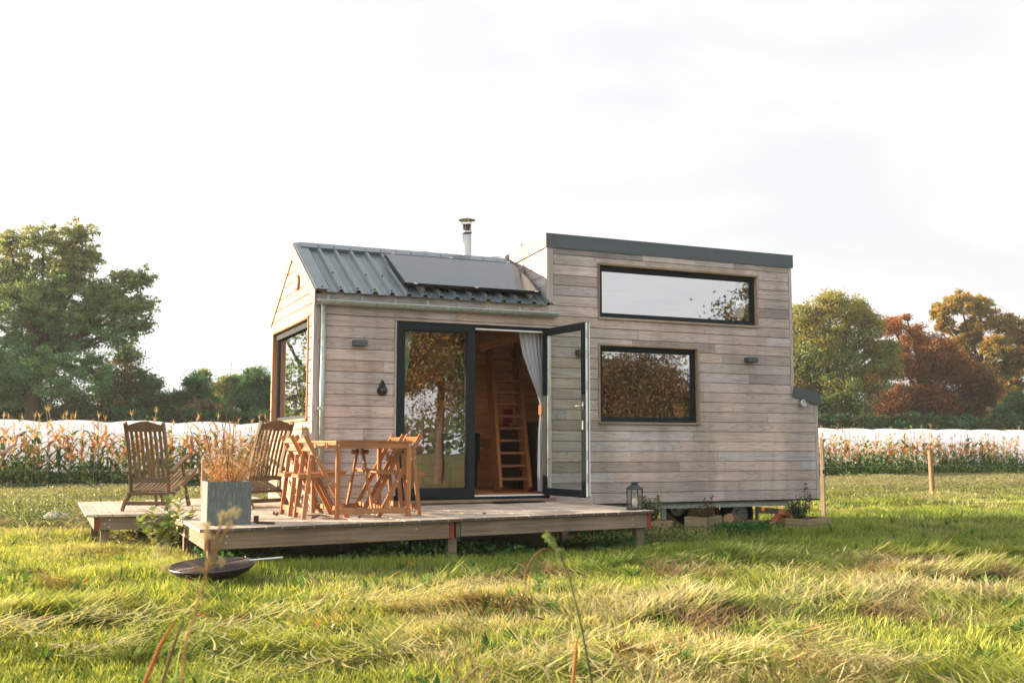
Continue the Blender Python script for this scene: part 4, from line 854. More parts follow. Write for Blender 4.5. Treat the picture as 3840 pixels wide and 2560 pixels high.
M['leaf'] = leafmat('leaf', 0.45, 0.5, 0.03); M['grass'] = leafmat('grass_blade', 0.45, 0.45, 0.05); M['dryleaf'] = leafmat('dry_leaf', 0.45, 0.6, 0.03); M['bark'] = leafmat('bark_and_twig', 0.0, 0.8, 0.01); M['gloss_leaf'] = leafmat('glossy_leaf', 0.25, 0.3, 0.18)
def cvar(n, base, var=0.15, hue=0.08):
    c = np.tile(np.array(base, float), (n, 1)); c *= (1 + RNG.normal(0, var, (n, 1))).clip(.4, 1.8); c *= 1 + RNG.normal(0, hue, (n, 3)); return c.clip(0.004, 1)
dp_ = thing('dry_plant', 'tall dried orange plant with bare twigs growing in the grey planter box', 'plant', (-1.18, -1.60, dz(-1.18) + .34))
nm = NM()
for k in range(9):
    a = rr(0, 2 * PI); ln = rr(.45, 1.0); tw = [(rr(-.1, .1), rr(-.1, .1), 0)]; dx, dy = math.cos(a) * rr(.05, .75), math.sin(a) * rr(.05, .5)
    if k == 0: dx, dy, ln = .06, 0, 1.18
    if k == 1: dx, dy, ln = .42, 0.1, .82
    if k == 2: dx, dy, ln = -.5, 0.1, .95
    for i in range(1, 9): t = i / 8; tw.append((tw[0][0] + dx * t * ln * 1.1 + rr(-.012, .012), tw[0][1] + dy * t * ln, ln * t * (1 - .12 * abs(dx) * t)))
    nm.tubes(tw, np.linspace(.005, .0016, 9), 5, (.11, .07, .05))
    for j in range(4):
        p = np.array(tw[3 + j]); q = p + np.array([rr(-.12, .12), rr(-.1, .1), rr(.06, .16)]); nm.tubes([p, (p + q) / 2 + .006, q], [.002, .0016, .001], 4, (.13, .08, .06))
nm.build('twigs', M['bark'], dp_)
nm = NM(); n = 110; a = RNG.random(n) * 2 * PI; r = RNG.random(n) ** .7 * .14
for k in range(n):
    b0 = np.array([math.cos(a[k]) * r[k], math.sin(a[k]) * r[k], 0]); out = np.array([math.cos(a[k]) * rr(.02, .28) + rr(0, .14), math.sin(a[k]) * rr(.02, .25), rr(.12, .56)]); mid = b0 + out * .5 + np.array([0, 0, .04]); nm.tubes([b0, mid, b0 + out], [.0012, .0009, .0006], 3, (.40, .22, .10))
    m_ = 44; tt = RNG.random(m_)[:, None] ** .6; pp = b0 + out * tt + RNG.normal(0, .028, (m_, 3)); cc = cvar(m_, (.42, .20, .07) if pp[0, 2] < .22 else (.50, .35, .19), .2); nm.add(*leaves(pp, RNG.uniform(.008, .020, m_), .35, 0, cc))
nm.build('dry_foliage', M['dryleaf'], dp_)
mb = MB(); mb.bar((-.93, -1.80, dz(-.9) + .012), (-.80, -1.96, dz(-.8) + .012), .02, .02, (0, 0, 1)); mb.bar((-.935, -1.80, dz(-.9) + .01), (-.935, -1.80, dz(-.9) + .075), .045, .02, (1, 0, 0)); tag(mb.build('metal_bracket', M['black'], None, 0.003), 'small black metal bracket lying on the deck beside the grey planter box', 'bracket')

# lantern
LN = thing('lantern', 'dark metal lantern with glass sides and a candle on the right end of the deck', 'lantern', (2.985, -1.985, dz(2.98)), -0.15)
mb = MB(); q = .062
mb.box(-q - .008, q + .008, -q - .008, q + .008, 0, .012); mb.box(-q, q, -q, q, .012, .022)
for sx in (-1, 1):
    for sy in (-1, 1): mb.box(sx * q - .005, sx * q + .005, sy * q - .005, sy * q + .005, .022, .212)
mb.box(-q - .006, q + .006, -q - .006, q + .006, .212, .222); mb.build('frame', M['charcoal'], LN, 0.001)
mb = MB(); e = q + .014; f_ = .030
B4 = [(-e, -e, .222), (e, -e, .222), (e, e, .222), (-e, e, .222)]; T4 = [(-f_, -f_, .262), (f_, -f_, .262), (f_, f_, .262), (-f_, f_, .262)]
for k in range(4): mb.face([B4[k], B4[(k + 1) % 4], T4[(k + 1) % 4], T4[k]])
mb.face(B4[::-1]); mb.face(T4); mb.box(-.027, .027, -.027, .027, .2625, .280); mb.box(-.034, .034, -.034, .034, .2805, .287); mb.build('roof', M['charcoal'], LN)
mb = MB(); mb.tube([(-.03, 0, .287), (-.04, -.03, .30), (-.03, -.065, .292)], .002, 5); mb.tube([(-.028, -.066, .292), (.028, -.066, .292)], .003, 6); mb.tube([(.03, 0, .287), (.04, -.03, .30), (.03, -.065, .292)], .002, 5); mb.build('handle', M['charcoal'], LN)
mb = MB()
for (ax, s_) in ((0, -1), (0, 1), (1, -1), (1, 1)):
    for (u0, z0, u1, z1) in ((-q, .022, q, .212), (q, .022, -q, .212)):
        if ax == 0: mb.tube([(u0, s_ * q, z0), (u1, s_ * q, z1)], .0016, 4)
        else: mb.tube([(s_ * q, u0, z0), (s_ * q, u1, z1)], .0016, 4)
mb.build('lattice', M['charcoal'], LN)
g_ = q - .003
for k in range(4):
    p4 = [(-g_, -g_), (g_, -g_), (g_, g_), (-g_, g_)]; p, q2_ = p4[k], p4[(k + 1) % 4]; mb = MB(); mb.face([(*p, .023), (*q2_, .023), (*q2_, .211), (*p, .211)]); mb.build('pane', M['lanternglass'], LN, fixn=False)
mb = MB(); mb.lathe((0, 0, .0225), [(0, 0), (.031, 0), (.031, .095), (.026, .10), (0, .094)], 20); mb.tube([(0, 0, .115), (.002, 0, .13)], .0015, 5); mb.build('candle', M['wax'], LN, 0, True)
# doormat
mb = MB(); mb.box(2.15, 2.78, -0.24, 0.0 - .05, dz(2.45) + .006, dz(2.45) + .018); tag(mb.build('doormat', M['mat'], None, 0.004), 'thin black doormat on the deck below the open doorway', 'doormat')
# fallen leaves on the deck
dl_pts = [(-.62, -1.15), (-.30, -1.48), (-.34, -1.60), (-.22, -1.62), (-.12, -.95), (.30, -.62), (-1.33, -2.08), (.05, -1.80), (2.35, -.2), (1.30, -1.9), (.0, -1.2), (-.45, -.6)]
LD = ['curled brown leaf on the deck left of the table', 'curled brown leaf behind the front left table leg']
for k, (x, y) in enumerate(dl_pts):
    nm = MB(); s_ = rr(.025, .055) if k != 0 else .075; a = rr(0, 6.28); nx = 5
    P_ = [[(i / nx - .5) * 2 * s_, (j / 3 - .5) * s_ * (1 - (2 * i / nx - 1) ** 2 * .8), .006 + .35 * s_ * abs(j / 3 - .5) * 2 + rr(0, .25) * s_ + .25 * s_ * (i / nx) ** 2] for i in range(nx + 1) for j in range(4)]
    P_ = [(x + p[0] * math.cos(a) - p[1] * math.sin(a), y + p[0] * math.sin(a) + p[1] * math.cos(a), dz(x) + p[2]) for p in P_]
    for i in range(nx):
        for j in range(3): nm.face([P_[i * 4 + j], P_[i * 4 + j + 1], P_[(i + 1) * 4 + j + 1], P_[(i + 1) * 4 + j]])
    o = nm.build('fallen_leaf', M['deadleaf'], None, 0, True, fixn=False)
    tag(o, ['curled dead brown leaf lying on the deck boards'][0], 'leaf', 'dead leaves scattered on the deck')
# fire bowl
FBc = V((-1.463, -2.80, -0.25)); FB = thing('fire_bowl', 'shallow rusty fire bowl with a round grill standing in the grass', 'fire bowl', FBc, 0); FB.rotation_euler = (0.06, -0.055, 0)
R_ = .338; prof = [(R_, 0.0), (R_ - .006, .006), (R_ * .97, -.012), (R_ * .84, -.055), (R_ * .62, -.095), (R_ * .35, -.12), (0, -.13)]
mb = MB(); mb.lathe((0, 0, 0), [(R_, 0.004), (R_ * .985, -.014), (R_ * .86, -.050), (R_ * .64, -.085), (R_ * .36, -.108), (.10, -.115)], 48); mb.lathe((0, 0, 0.004), [(R_, 0), (R_ * .96, -.014), (R_ * .84, -.042), (R_ * .6, -.072), (0.02, -.10)], 48); mb.build('bowl', M['rust'], FB, 0, True, fixn=False)
mb = MB(); mb.tube([(R_ * math.cos(a), R_ * math.sin(a), .004) for a in [i * 2 * PI / 48 for i in range(49)]], .006, 6, cap=False)
for rr_ in np.linspace(.03, .320, 17): mb.tube([(rr_ * math.cos(a), rr_ * math.sin(a), .002) for a in [i * 2 * PI / 40 for i in range(41)]], .0045, 4, cap=False)
for k in range(1): a = .5; mb.tube([(-R_ * math.cos(a), -R_ * math.sin(a), .006), (R_ * math.cos(a), R_ * math.sin(a), .006)], .004, 4)
mb.build('grill', M['rustrim'], FB)
mb = MB(); mb.tube([(R_ - .03, -.0, .012), (R_ + .22, -.02, .012), (R_ + .235, -.01, .012), (R_ + .22, .004, .012), (R_ - .03, .02, .012)], .005, 8); mb.build('handle', M['alu'], FB)
mb = MB(); mb.lathe((0, 0, -.25), [(.09, 0), (.08, .14)], 24); mb.build('base', M['black'], FB)

# wooden planters, logs and junk under the right side
def wplanter(x, y, w, d, h, z, rz, label):
    t = thing('wooden_planter', label, 'planter', (x, y, z), rz); mb = MB(); n = 2
    for k in range(n):
        z0, z1 = k * h / n + .002, (k + 1) * h / n - .002
        mb.box(-w / 2, w / 2, -d / 2, -d / 2 + .02, z0, z1, btint()); mb.box(-w / 2, w / 2, d / 2 - .02, d / 2, z0, z1, btint()); mb.box(-w / 2, -w / 2 + .02, -d / 2 + .021, d / 2 - .021, z0, z1, btint()); mb.box(w / 2 - .02, w / 2, -d / 2 + .021, d / 2 - .021, z0, z1, btint())
    mb.build('box', M['planterwood'], t, 0.004); mb = MB(); mb.box(-w / 2 + .02, w / 2 - .02, -d / 2 + .02, d / 2 - .02, .02, h - .03); mb.build('soil', M['soil'], t); return t
wplanter(4.25, -0.32, .36, .30, .22, -.42, -.05, 'wooden planter half hidden behind the right end of the deck')
wplanter(4.93, -0.38, .50, .32, .26, -.42, .62, 'two board wooden planter set at an angle under the lower window')
wplanter(6.65, -0.30, .62, .34, .17, -.40, .35, 'low wooden planter at the right corner of the house')
def shrub(name, x, y, z, w, h, n, cols, lsz, label, mat='gloss_leaf', stems=9, sprigs=(), group=None, flat=0.2):
    t = thing(name, label, 'plant', (x, y, z), 0, group); nm = NM(); lf = NM()
    for k in range(stems):
        a = rr(0, 2 * PI); r = rr(.2, 1) * w / 2; tip = np.array([math.cos(a) * r, math.sin(a) * r * .8, h * rr(.55, 1) * (1 - .3 * (r / w))]); b0 = np.array([math.cos(a) * r * .15, math.sin(a) * r * .15, 0]); mid = (b0 + tip) / 2 + np.array([0, 0, h * .08])
        nm.tubes([b0, mid, tip], [.006, .004, .002], 4, (.08, .055, .03)); m_ = n // stems; tt = RNG.random(m_)[:, None]
        p = np.where(tt < .5, b0 + (mid - b0) * tt * 2, mid + (tip - mid) * (tt * 2 - 1)); p = p + RNG.normal(0, 1, (m_, 3)) * np.array([w, w, h]) * .09; p[:, 2] = np.abs(p[:, 2]) + .01
        lf.add(*leaves(p, RNG.uniform(.6, 1.2, m_) * lsz, .42, flat, cvar(m_, cols[k % len(cols)], .2)))
    for (sx, sy, sh) in sprigs:
        nm.tubes([(sx, sy, h * .3), (sx, sy, h * .7), (sx + .02, sy, sh)], [.005, .003, .002], 4, (.07, .05, .03)); m_ = 60; p = np.stack([sx + RNG.normal(0, .02, m_), sy + RNG.normal(0, .02, m_), RNG.uniform(h * .6, sh + .02, m_)], 1); lf.add(*leaves(p, RNG.uniform(.7, 1.2, m_) * lsz, .4, .1, cvar(m_, cols[0], .2)))
    nm.build('stems', M['bark'], t); lf.build('foliage', M[mat], t); return t
shrub('shrub', 4.20, -.32, -.22, .34, .30, 700, [(.10, .15, .045), (.14, .18, .06), (.09, .11, .05)], .042, 'green leafy shrub in the planter behind the lantern', stems=14, sprigs=((.1, 0, .32), (-.1, 0, .3)))
shrub('withered_plant', 4.93, -.36, -.22, .46, .22, 900, [(.10, .05, .035), (.14, .09, .04), (.07, .03, .03), (.16, .15, .06)], .03, 'reddish withered plant in the angled planter below the lower window', 'leaf', 18, sprigs=((.13, 0, .30), (.06, 0, .26)))
shrub('shrub', 6.50, -.30, -.27, .44, .32, 1500, [(.045, .085, .03), (.06, .11, .035), (.035, .065, .03)], .038, 'dark green bushy shrub in the planter at the right corner of the house', stems=20, sprigs=((.12, 0, .48), (.18, 0, .36)))
def log(x, y, z, ln, r, az, lab, tilt=0.0, half=False):
    t = thing('firewood_log', lab, 'log', (x, y, z), az, 'firewood logs under the house'); t.rotation_euler = (0, tilt, az); mb = MB()
    K = 10; prof = [(r * (1 + .08 * math.sin(k * 2.3)) * math.cos(k * 2 * PI / K), r * (1 + .08 * math.cos(k * 1.7)) * math.sin(k * 2 * PI / K)) for k in range(K + 1)]
    if half: prof = [p for p in prof if p[1] > -r * .2]
    mb.prism([(-ln / 2, p[0], p[1]) for p in (prof if half else prof[:-1])], (1, 0, 0), ln); mb.build('bark', M['logwood'], t)
    for s_ in (-1, 1): mb = MB(); mb.prism([(s_ * (ln / 2 + .0005), p[0] * .93, p[1] * .93) for p in (prof if half else prof[:-1])], (s_, 0, 0), .003); mb.build('cut_end', M['logend'], t)
log(4.88, .28, -.27, .34, .055, 2.6, 'dark split log leaning up left of the angled planter', -.75)
log(5.75, .10, -.28, .36, .085, .5, 'grey thick log behind the angled planter', .2)
log(5.95, .02, -.33, .30, .07, 2.2, 'dark log lying in the grass next to the wheel', -.1, True)
log(6.28, .03, -.33, .24, .055, 1.25, 'pale ended log pointing outwards under the mudguard', 0)
log(5.45, .22, -.30, .4, .08, .1, 'round log lying deep under the house', 0)
for (x, y, z, a, ti, lab) in ((6.52, .02, -.20, .5, .5, 'brick red clay block tilted on top of the other block'), (6.60, -.03, -.285, .1, 0.0, 'brick red clay block lying flat in front of the mudguard'), (6.40, .03, -.25, .2, -1.2, 'brick red clay slab leaning upright against the blocks')):
    mb = MB(); mb.box(-.12, .12, -.05, .05, -.035, .035); o = mb.build('clay_block', M['brick'], None, 0.004); o.location = (x, y, z); o.rotation_euler = (0, ti * .5, a); tag(o, lab, 'block', 'clay blocks under the house')
# board standing behind the right end
mb = MB(); mb.obox((8.86, 2.0, .21), (.036, .030, 0), (-.016, .019, 0), (0, 0, .63), btint()); o = mb.build('upright_board', M['trim'], None, 0.003); tag(o, 'tall narrow board standing upright behind the right end of the house', 'board')
mb = MB(); mb.box(8.80, 8.84, 1.93, 1.955, .28, .34); mb.build('latch', M['black'], o)
mb = MB(); mb.lathe((-2.55, 4.9, -.32), [(0, .1), (.10, .09), (.17, .04), (.19, 0)], 12); o = mb.build('stone', M['stone'], None, 0, True); tag(o, 'pale stone in the grass left of the platform', 'stone')

# ============================================================ GROUND AND GRASS
CX, CY = -2.747, -11.74
def gz(x, y):
    x = np.asarray(x, float); y = np.asarray(y, float)
    b = (vnoise(x + 31, y + 17, 1, .55) - .5) * .09 + (vnoise(x + 5, y + 40, 2, 1.6) - .5) * .05
    near = np.exp(-((y + 9.5) / 4.0) ** 2) * .02
    far = 0
    fade = np.clip(1 - (np.hypot(x - CX, y - CY) - 60) / 60, 0, 1)
    return -0.42 + b * fade + near 
rings = np.concatenate([np.linspace(0, 30, 121), np.geomspace(30.6, 125, 40)]); na = 220; th = np.arange(na) * 2 * PI / na
gx = CX + rings[1:, None] * np.cos(th)[None]; gy = CY + rings[1:, None] * np.sin(th)[None]
gv = np.stack([gx, gy, gz(gx, gy)], -1).reshape(-1, 3); i = np.arange(len(rings) - 2)[:, None] * na; j = np.arange(na)[None]; j2 = (j + 1) % na
gf = np.stack([i + j, i + na + j, i + na + j2, i + j2], -1).reshape(-1, 4)
gv = np.concatenate([gv, [[CX, CY, float(gz(CX, CY))]]]); ft = np.stack([np.full(na, len(gv) - 1), np.arange(na), (np.arange(na) + 1) % na], -1)
def ground_mat():
    m, Nn, Ll, b = newmat('meadow_soil'); t = Nn.new('ShaderNodeTexCoord')
    n1 = Nn.new('ShaderNodeTexNoise'); n1.inputs['Scale'].default_value = 1.1; n1.inputs['Detail'].default_value = 9; n1.inputs['Roughness'].default_value = .7; Ll.new(t.outputs['Object'], n1.inputs['Vector'])
    n2 = Nn.new('ShaderNodeTexNoise'); n2.inputs['Scale'].default_value = 45; n2.inputs['Detail'].default_value = 5; Ll.new(t.outputs['Object'], n2.inputs['Vector'])
    r1 = ramp(Nn, [(.3, (.045, .05, .018)), (.5, (.09, .095, .03)), (.7, (.16, .13, .065))]); Ll.new(n1.outputs[0], r1.inputs[0])
    r2 = ramp(Nn, [(.3, (.5, .5, .5)), (.7, (1.4, 1.4, 1.3))]); Ll.new(n2.outputs[0], r2.inputs[0]); c = mixc(Nn, Ll, 'MULTIPLY', 1.0, r1.outputs[0], r2.outputs[0]); Ll.new(c, b.inputs['Base Color'])
    b.inputs['Roughness'].default_value = 1.0; b.inputs['Specular IOR Level'].default_value = .1
    bp = Nn.new('ShaderNodeBump'); bp.inputs['Strength'].default_value = .8; bp.inputs['Distance'].default_value = .04; Ll.new(n2.outputs[0], bp.inputs['Height']); Ll.new(bp.outputs[0], b.inputs['Normal']); return m
go = npmesh('ground', gv, [gf, ft], np.ones((len(gv), 3)), ground_mat(), None, True); tag(go, 'grassy meadow ground', 'ground', kind='structure')

def wedge(n, d0, d1, half=0.72, power=1.0):
    """random ground points in the view direction, uniform per area between the two depths"""
    d = np.sqrt(RNG.random(n) * (d1 ** 2 - d0 ** 2) + d0 ** 2); l = (RNG.random(n) * 2 - 1) * half * d + RNG.normal(0, .2, n)
    fx, fy = 0.4042, 0.9147
    return CX + fx * d + fy * l, CY + fy * d - fx * l, d
def keep_mask(x, y):
    bowl = np.hypot(x + 1.463, y + 2.80) < .20
    udk = (x > -1.38) & (x < 3.05) & (y > -1.75) & (y < 6.0)
    und = (x > 0.0) & (x < 7.05) & (y > .15) & (y < 2.4); ue = (x > -2.2) & (x < -1.4) & (y > .9) & (y < 3.1)
    return ~(bowl | udk | und | ue)
def mixcol(a, b, t): return a * (1 - t[:, None]) + b * t[:, None]
GR_ = NM()
G_DARK = np.array([.035, .09, .018]); G_MID = np.array([.22, .31, .055]); G_YEL = np.array([.60, .60, .15]); STRAW = np.array([.68, .60, .34]); ORG = np.array([.42, .20, .08])
def sow(nt, d0, d1, wscale, per, nseg=3, hs=1.0, flatb=0.0):
    """tufts: every tuft is a fan of blades growing out of one spot"""
    cx, cy, d = wedge(nt, d0, d1); k = keep_mask(cx, cy); cx, cy, d = cx[k], cy[k], d[k]; nt = len(cx)
    lodge = vnoise(cx, cy, 3, .7) * .6 + vnoise(cx + 9, cy, 4, 2.3) * .4 + RNG.normal(0, .07, nt) + np.clip((7.2 - d) / 3.0, 0, 1) * .14 + flatb; fl = lodge > .55
    tall = vnoise(cx + 3, cy + 8, 5, 1.7) * .6 + RNG.random(nt) * .4; dry = vnoise(cx + 50, cy, 6, .5) * .5 + vnoise(cx, cy + 21, 7, 2.6) * .5
    hd = vnoise(cx + 11, cy + 2, 8, .5) * 2 * PI * 1.5 + RNG.normal(0, .8, nt); tc_ = RNG.normal(0, 1, nt)
    r = lambda v: np.repeat(v, per)
    n = nt * per; fl_, dr_, ta_, hd_, tt_ = r(fl), r(dry), r(tall), r(hd), r(tc_)
    rad = RNG.random(n) ** .6 * np.where(fl_, .10, .055) * (1 + r(d) * .05); th0 = RNG.random(n) * 2 * PI; x = r(cx) + rad * np.cos(th0); y = r(cy) + rad * np.sin(th0)
    ang = np.where(fl_, hd_ + RNG.normal(0, .60, n), th0 + RNG.normal(0, .5, n))
    ln = np.where(fl_, RNG.uniform(.09, .25, n), RNG.uniform(.5, 1.0, n) * (.05 + .15 * ta_ ** 1.7)) * hs
    nearhouse = (y > -3.0) & (x > -1.6) & (x < 9) & (y < .3); ln = np.where(nearhouse, ln * .62, ln); ln = np.where((x > 3.3) & (x < 7.6) & (y > -1.6), ln * .75, ln)
    lean = np.where(fl_, RNG.uniform(.75, 1.35, n), .08 + rad * 5.0 + np.abs(RNG.normal(0, .12, n))); curl = np.where(fl_, RNG.uniform(.1, .7, n), RNG.uniform(.1, 1.0, n))
    hum = np.where(fl_, np.clip(vnoise(x + 70, y + 3, 10, 2.4) - .3, 0, 1) * .18, 0) * np.where(nearhouse, .3, 1)
    P0 = np.stack([x, y, gz(x, y) + hum - .01], 1); u = RNG.random(n)
    tdry = np.clip((dr_ - .485) * 4.5 + tt_ * .18 + RNG.normal(0, .15, n) + np.where(fl_, .22, -.12), 0, 1); shade_band = ((y > -3.4) & (y < .4) & (x > -1.8) & (x < 13)) | ((x > 7) & (y > -2.8) & (y < 2.5)); tdry = np.where(shade_band, tdry * .15, tdry)  # house shade put into the blade colour: greener and darker in this band
    base = mixcol(G_DARK[None] * np.ones((n, 1)), G_MID[None], np.clip(RNG.random(n) * .6 + tt_ * .15 + .15, 0, 1)); base = mixcol(base, STRAW[None] * .45, tdry * .8)  # blade feet darkened so the shade in the gaps is in the colour
    tip = mixcol(G_MID[None] * np.ones((n, 1)), G_YEL[None], np.clip(RNG.random(n) * .6 + .30 + tt_ * .22 - shade_band * .55, 0, 1)); tip = mixcol(tip, STRAW[None], np.clip(tdry * (u < .85), 0, 1)); o_ = (u > .97) & (dr_ > .55) & ~shade_band; tip[o_] = ORG; base[o_] = ORG * .7
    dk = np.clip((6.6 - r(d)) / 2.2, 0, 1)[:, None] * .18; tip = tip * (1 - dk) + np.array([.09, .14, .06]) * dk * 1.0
    thatch = (vnoise(x + 40, y + 12, 16, 1.9) > .70) & fl_ & ~shade_band; tip[thatch] = np.array([.40, .30, .16]); base[thatch] = np.array([.15, .10, .05])
    vr = ((1 + RNG.normal(0, .14, n)) * (1 + tt_ * .10)).clip(.45, 1.7)[:, None]
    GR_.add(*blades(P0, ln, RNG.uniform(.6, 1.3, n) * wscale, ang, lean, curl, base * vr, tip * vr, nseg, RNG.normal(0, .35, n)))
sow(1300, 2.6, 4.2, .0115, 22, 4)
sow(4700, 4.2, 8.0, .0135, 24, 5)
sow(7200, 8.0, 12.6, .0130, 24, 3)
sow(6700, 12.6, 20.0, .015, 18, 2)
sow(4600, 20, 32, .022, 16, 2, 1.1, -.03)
# thin short lawn between the tufts
def under(n, d0, d1, wd):
    x, y, d = wedge(n, d0, d1); k = keep_mask(x, y); x, y = x[k], y[k]; n = len(x); c = mixcol(G_DARK[None] * np.ones((n, 1)), G_MID[None], RNG.random(n)); t_ = np.clip(vnoise(x + 50, y, 6, .5) * 1.6 - .45 + RNG.normal(0, .2, n), 0, 1); c2 = mixcol(mixcol(c, G_YEL[None], RNG.random(n) * .7), STRAW[None] * .8, t_ * .7)
    GR_.add(*blades(np.stack([x, y, gz(x, y) - .01], 1), RNG.uniform(.05, .11, n), RNG.uniform(.7, 1.3, n) * wd, RNG.random(n) * 2 * PI, np.abs(RNG.normal(.3, .35, n)), RNG.uniform(.1, 1.2, n), c, c2, 2))
under(85000, 2.6, 8.5, .0085); under(103000, 8.5, 15, .010); under(64000, 15, 30, .018)
# straw mats lying in swaths
def mats(n, d0, d1, wscale):
    x, y, d = wedge(n, d0, d1); m_ = vnoise(x * .8 + 13, y * 1.6 + 7, 12, 1.1) ; k = keep_mask(x, y) & (m_ > .56) & ~((y > -3.3) & (x > -1.0)); x, y = x[k], y[k]; n = len(x)
    hd = vnoise(x + 11, y + 2, 8, .42) * 2 * PI * 1.6 + RNG.normal(0, .9, n); c = mixcol(STRAW[None] * np.ones((n, 1)), G_YEL[None], RNG.random(n) ** 2); c[RNG.random(n) > .96] = ORG; c *= (1 + RNG.normal(0, .22, n)).clip(.4, 1.6)[:, None]
    P0 = np.stack([x, y, gz(x, y) + .06 + np.clip(vnoise(x + 70, y + 3, 10, 2.4) - .35, 0, 1) * .22 + RNG.random(n) * .05], 1)
    GR_.add(*blades(P0, RNG.uniform(.08, .24, n), RNG.uniform(.8, 1.3, n) * wscale, hd, RNG.uniform(1.15, 1.6, n), RNG.uniform(-.1, .5, n), c * .8, c, 4, RNG.normal(0, .9, n)))
mats(17000, 4.3, 9, .011); mats(20000, 9, 20, .014)
# a longer fringe along the deck edge, posts and planters
n = 9000; t_ = RNG.random(n); x = -1.6 + t_ * 5.6; y = -2.35 + RNG.normal(0, .13, n); fr1 = np.stack([x, y], 1)
n2 = 5000; fr2 = np.stack([RNG.uniform(3.6, 7.6, n2), -.62 + RNG.normal(0, .16, n2)], 1); n3 = 3800; fr3 = np.stack([-1.62 + RNG.normal(0, .12, n3), RNG.uniform(-2.3, .3, n3)], 1); fr4 = np.stack([RNG.uniform(-2.4, -1.4, 1500), .34 + RNG.normal(0, .07, 1500)], 1)
fr = np.concatenate([fr1, fr2, fr3, fr4]); n = len(fr); P0 = np.stack([fr[:, 0], fr[:, 1], gz(fr[:, 0], fr[:, 1]) - .01], 1)
c0 = mixcol(G_DARK[None] * np.ones((n, 1)), G_MID[None], RNG.random(n)); c1 = mixcol(G_MID[None] * np.ones((n, 1)), G_YEL[None], RNG.random(n) * .5)
c1[len(fr1) + n2:] = mixcol(c1[len(fr1) + n2:], STRAW[None], RNG.random(len(fr3) + 1500) * .7)
GR_.add(*blades(P0, RNG.uniform(.06, .15, n), RNG.uniform(.7, 1.3, n) * .009, RNG.random(n) * 2 * PI, np.abs(RNG.normal(.12, .2, n)), RNG.uniform(.1, 1.0, n), c0, c1, 3))
tag(GR_.build('grass', M['grass']), 'long rough meadow grass, green and straw coloured, partly lying flat', 'grass', kind='stuff')
BW = NM()
for (nn, d0, d1) in ((150, 4.6, 9), (120, 9, 15)):
    x, y, dd = wedge(nn, d0, d1); k = keep_mask(x, y); x, y = x[k], y[k]
    for q in range(len(x)):
        m_ = int(RNG.integers(6, 14)); P0 = np.tile(np.array([[x[q], y[q], float(gz(x[q], y[q])) + .03]]), (m_, 1)); c = cvar(m_, (.10, .20, .045) if q % 3 else (.20, .26, .07), .2)
        BW.add(*blades(P0, RNG.uniform(.07, .16, m_), RNG.uniform(.022, .045, m_), RNG.random(m_) * 2 * PI, RNG.uniform(.3, 1.1, m_), RNG.uniform(.2, .9, m_), c * .8, c, 4))
tag(BW.build('broadleaf_weeds', M['grass']), 'scattered broad leaved weeds in the meadow grass', 'weeds', kind='stuff')
# sparse dead litter and stones under the deck
UG = NM(); n = 5200; x = RNG.uniform(-1.4, 3.3, n); y = RNG.uniform(-2.2, -1.0, n); cl = vnoise(x, y, 15, 1.4); k = cl > .52; x, y = x[k], y[k]; n = len(x)
p = np.stack([x, y, gz(x, y) + RNG.random(n) ** 1.5 * .17 * (cl[k] - .3) * 2.2], 1); UG.add(*leaves(p, RNG.uniform(.03, .065, n), .8, .35, cvar(n, (.07, .16, .055), .25)))
n = 2600; x = RNG.uniform(-2.1, -1.5, n); y = RNG.uniform(.3, 1.6, n); p = np.stack([x, y, gz(x, y) + RNG.random(n) * .15], 1); UG.add(*leaves(p, RNG.uniform(.02, .05, n), .6, .2, cvar(n, (.13, .13, .06), .3)))
n = 3000; x = RNG.normal(5.35, .22, n); y = RNG.normal(-.62, .12, n); p = np.stack([x, y, gz(x, y) + .03 + RNG.random(n) ** 1.4 * .13], 1); UG.add(*leaves(p, RNG.uniform(.02, .05, n), .6, .3, cvar(n, (.06, .15, .04), .25)))
n = 2500; x = RNG.normal(3.55, .30, n); y = RNG.normal(-1.5, .35, n); p = np.stack([x, y, gz(x, y) + .03 + RNG.random(n) ** 1.4 * .20], 1); UG.add(*leaves(p, RNG.uniform(.012, .04, n), .6, .2, cvar(n, (.12, .14, .06), .35)))
tag(UG.build('undergrowth', M['leaf']), 'low green leafy undergrowth below the deck edge', 'undergrowth', kind='stuff')
# litter / leaf clumps in the grass
# ============================================================ WEED BELT
WB = NM()
def weeds(n, x0, x1, y0, y1, h, sz, top, low, seed, thr=.0, pw=.6):
    x = RNG.uniform(x0, x1, n); y = RNG.uniform(y0, y1, n); q = vnoise(x, y, seed, .5) * .6 + vnoise(x, y, seed + 1, 2.2) * .4; k = q > thr; x, y, q = x[k], y[k], q[k]; n = len(x)
    t = RNG.random(n) ** pw; p = np.stack([x, y, gz(x, y) + t * h * (.45 + q)], 1); c = mixcol(cvar(n, low, .25), cvar(n, top, .2), np.clip(t * 1.5 - .45 + RNG.normal(0, .2, n), 0, 1)); WB.add(*leaves(p, RNG.uniform(.5, 1.2, n) * sz, .6, .1, c))
BE, GW = (.23, .225, .125), (.09, .13, .045)
weeds(34000, -6.5, 3.0, 8.8, 13.0, .25, .038, BE, GW, 20)
weeds(20000, -6.0, 4.0, 13.0, 18.3, .10, .045, BE, GW, 21)
weeds(24000, -6.0, -2.35, 3.4, 9.2, .36, .038, (.20, .22, .11), (.035, .09, .035), 22, .25, .8)
weeds(60000, 9.5, 30.0, 8.0, 14.0, .24, .05, BE, (.20, .22, .10), 24)
weeds(45000, 14.0, 38.0, 14.0, 18.6, .14, .065, BE, (.20, .22, .10), 25)
weeds(16000, -2.4, 2.5, 4.0, 9.0, .22, .04, BE, GW, 28)
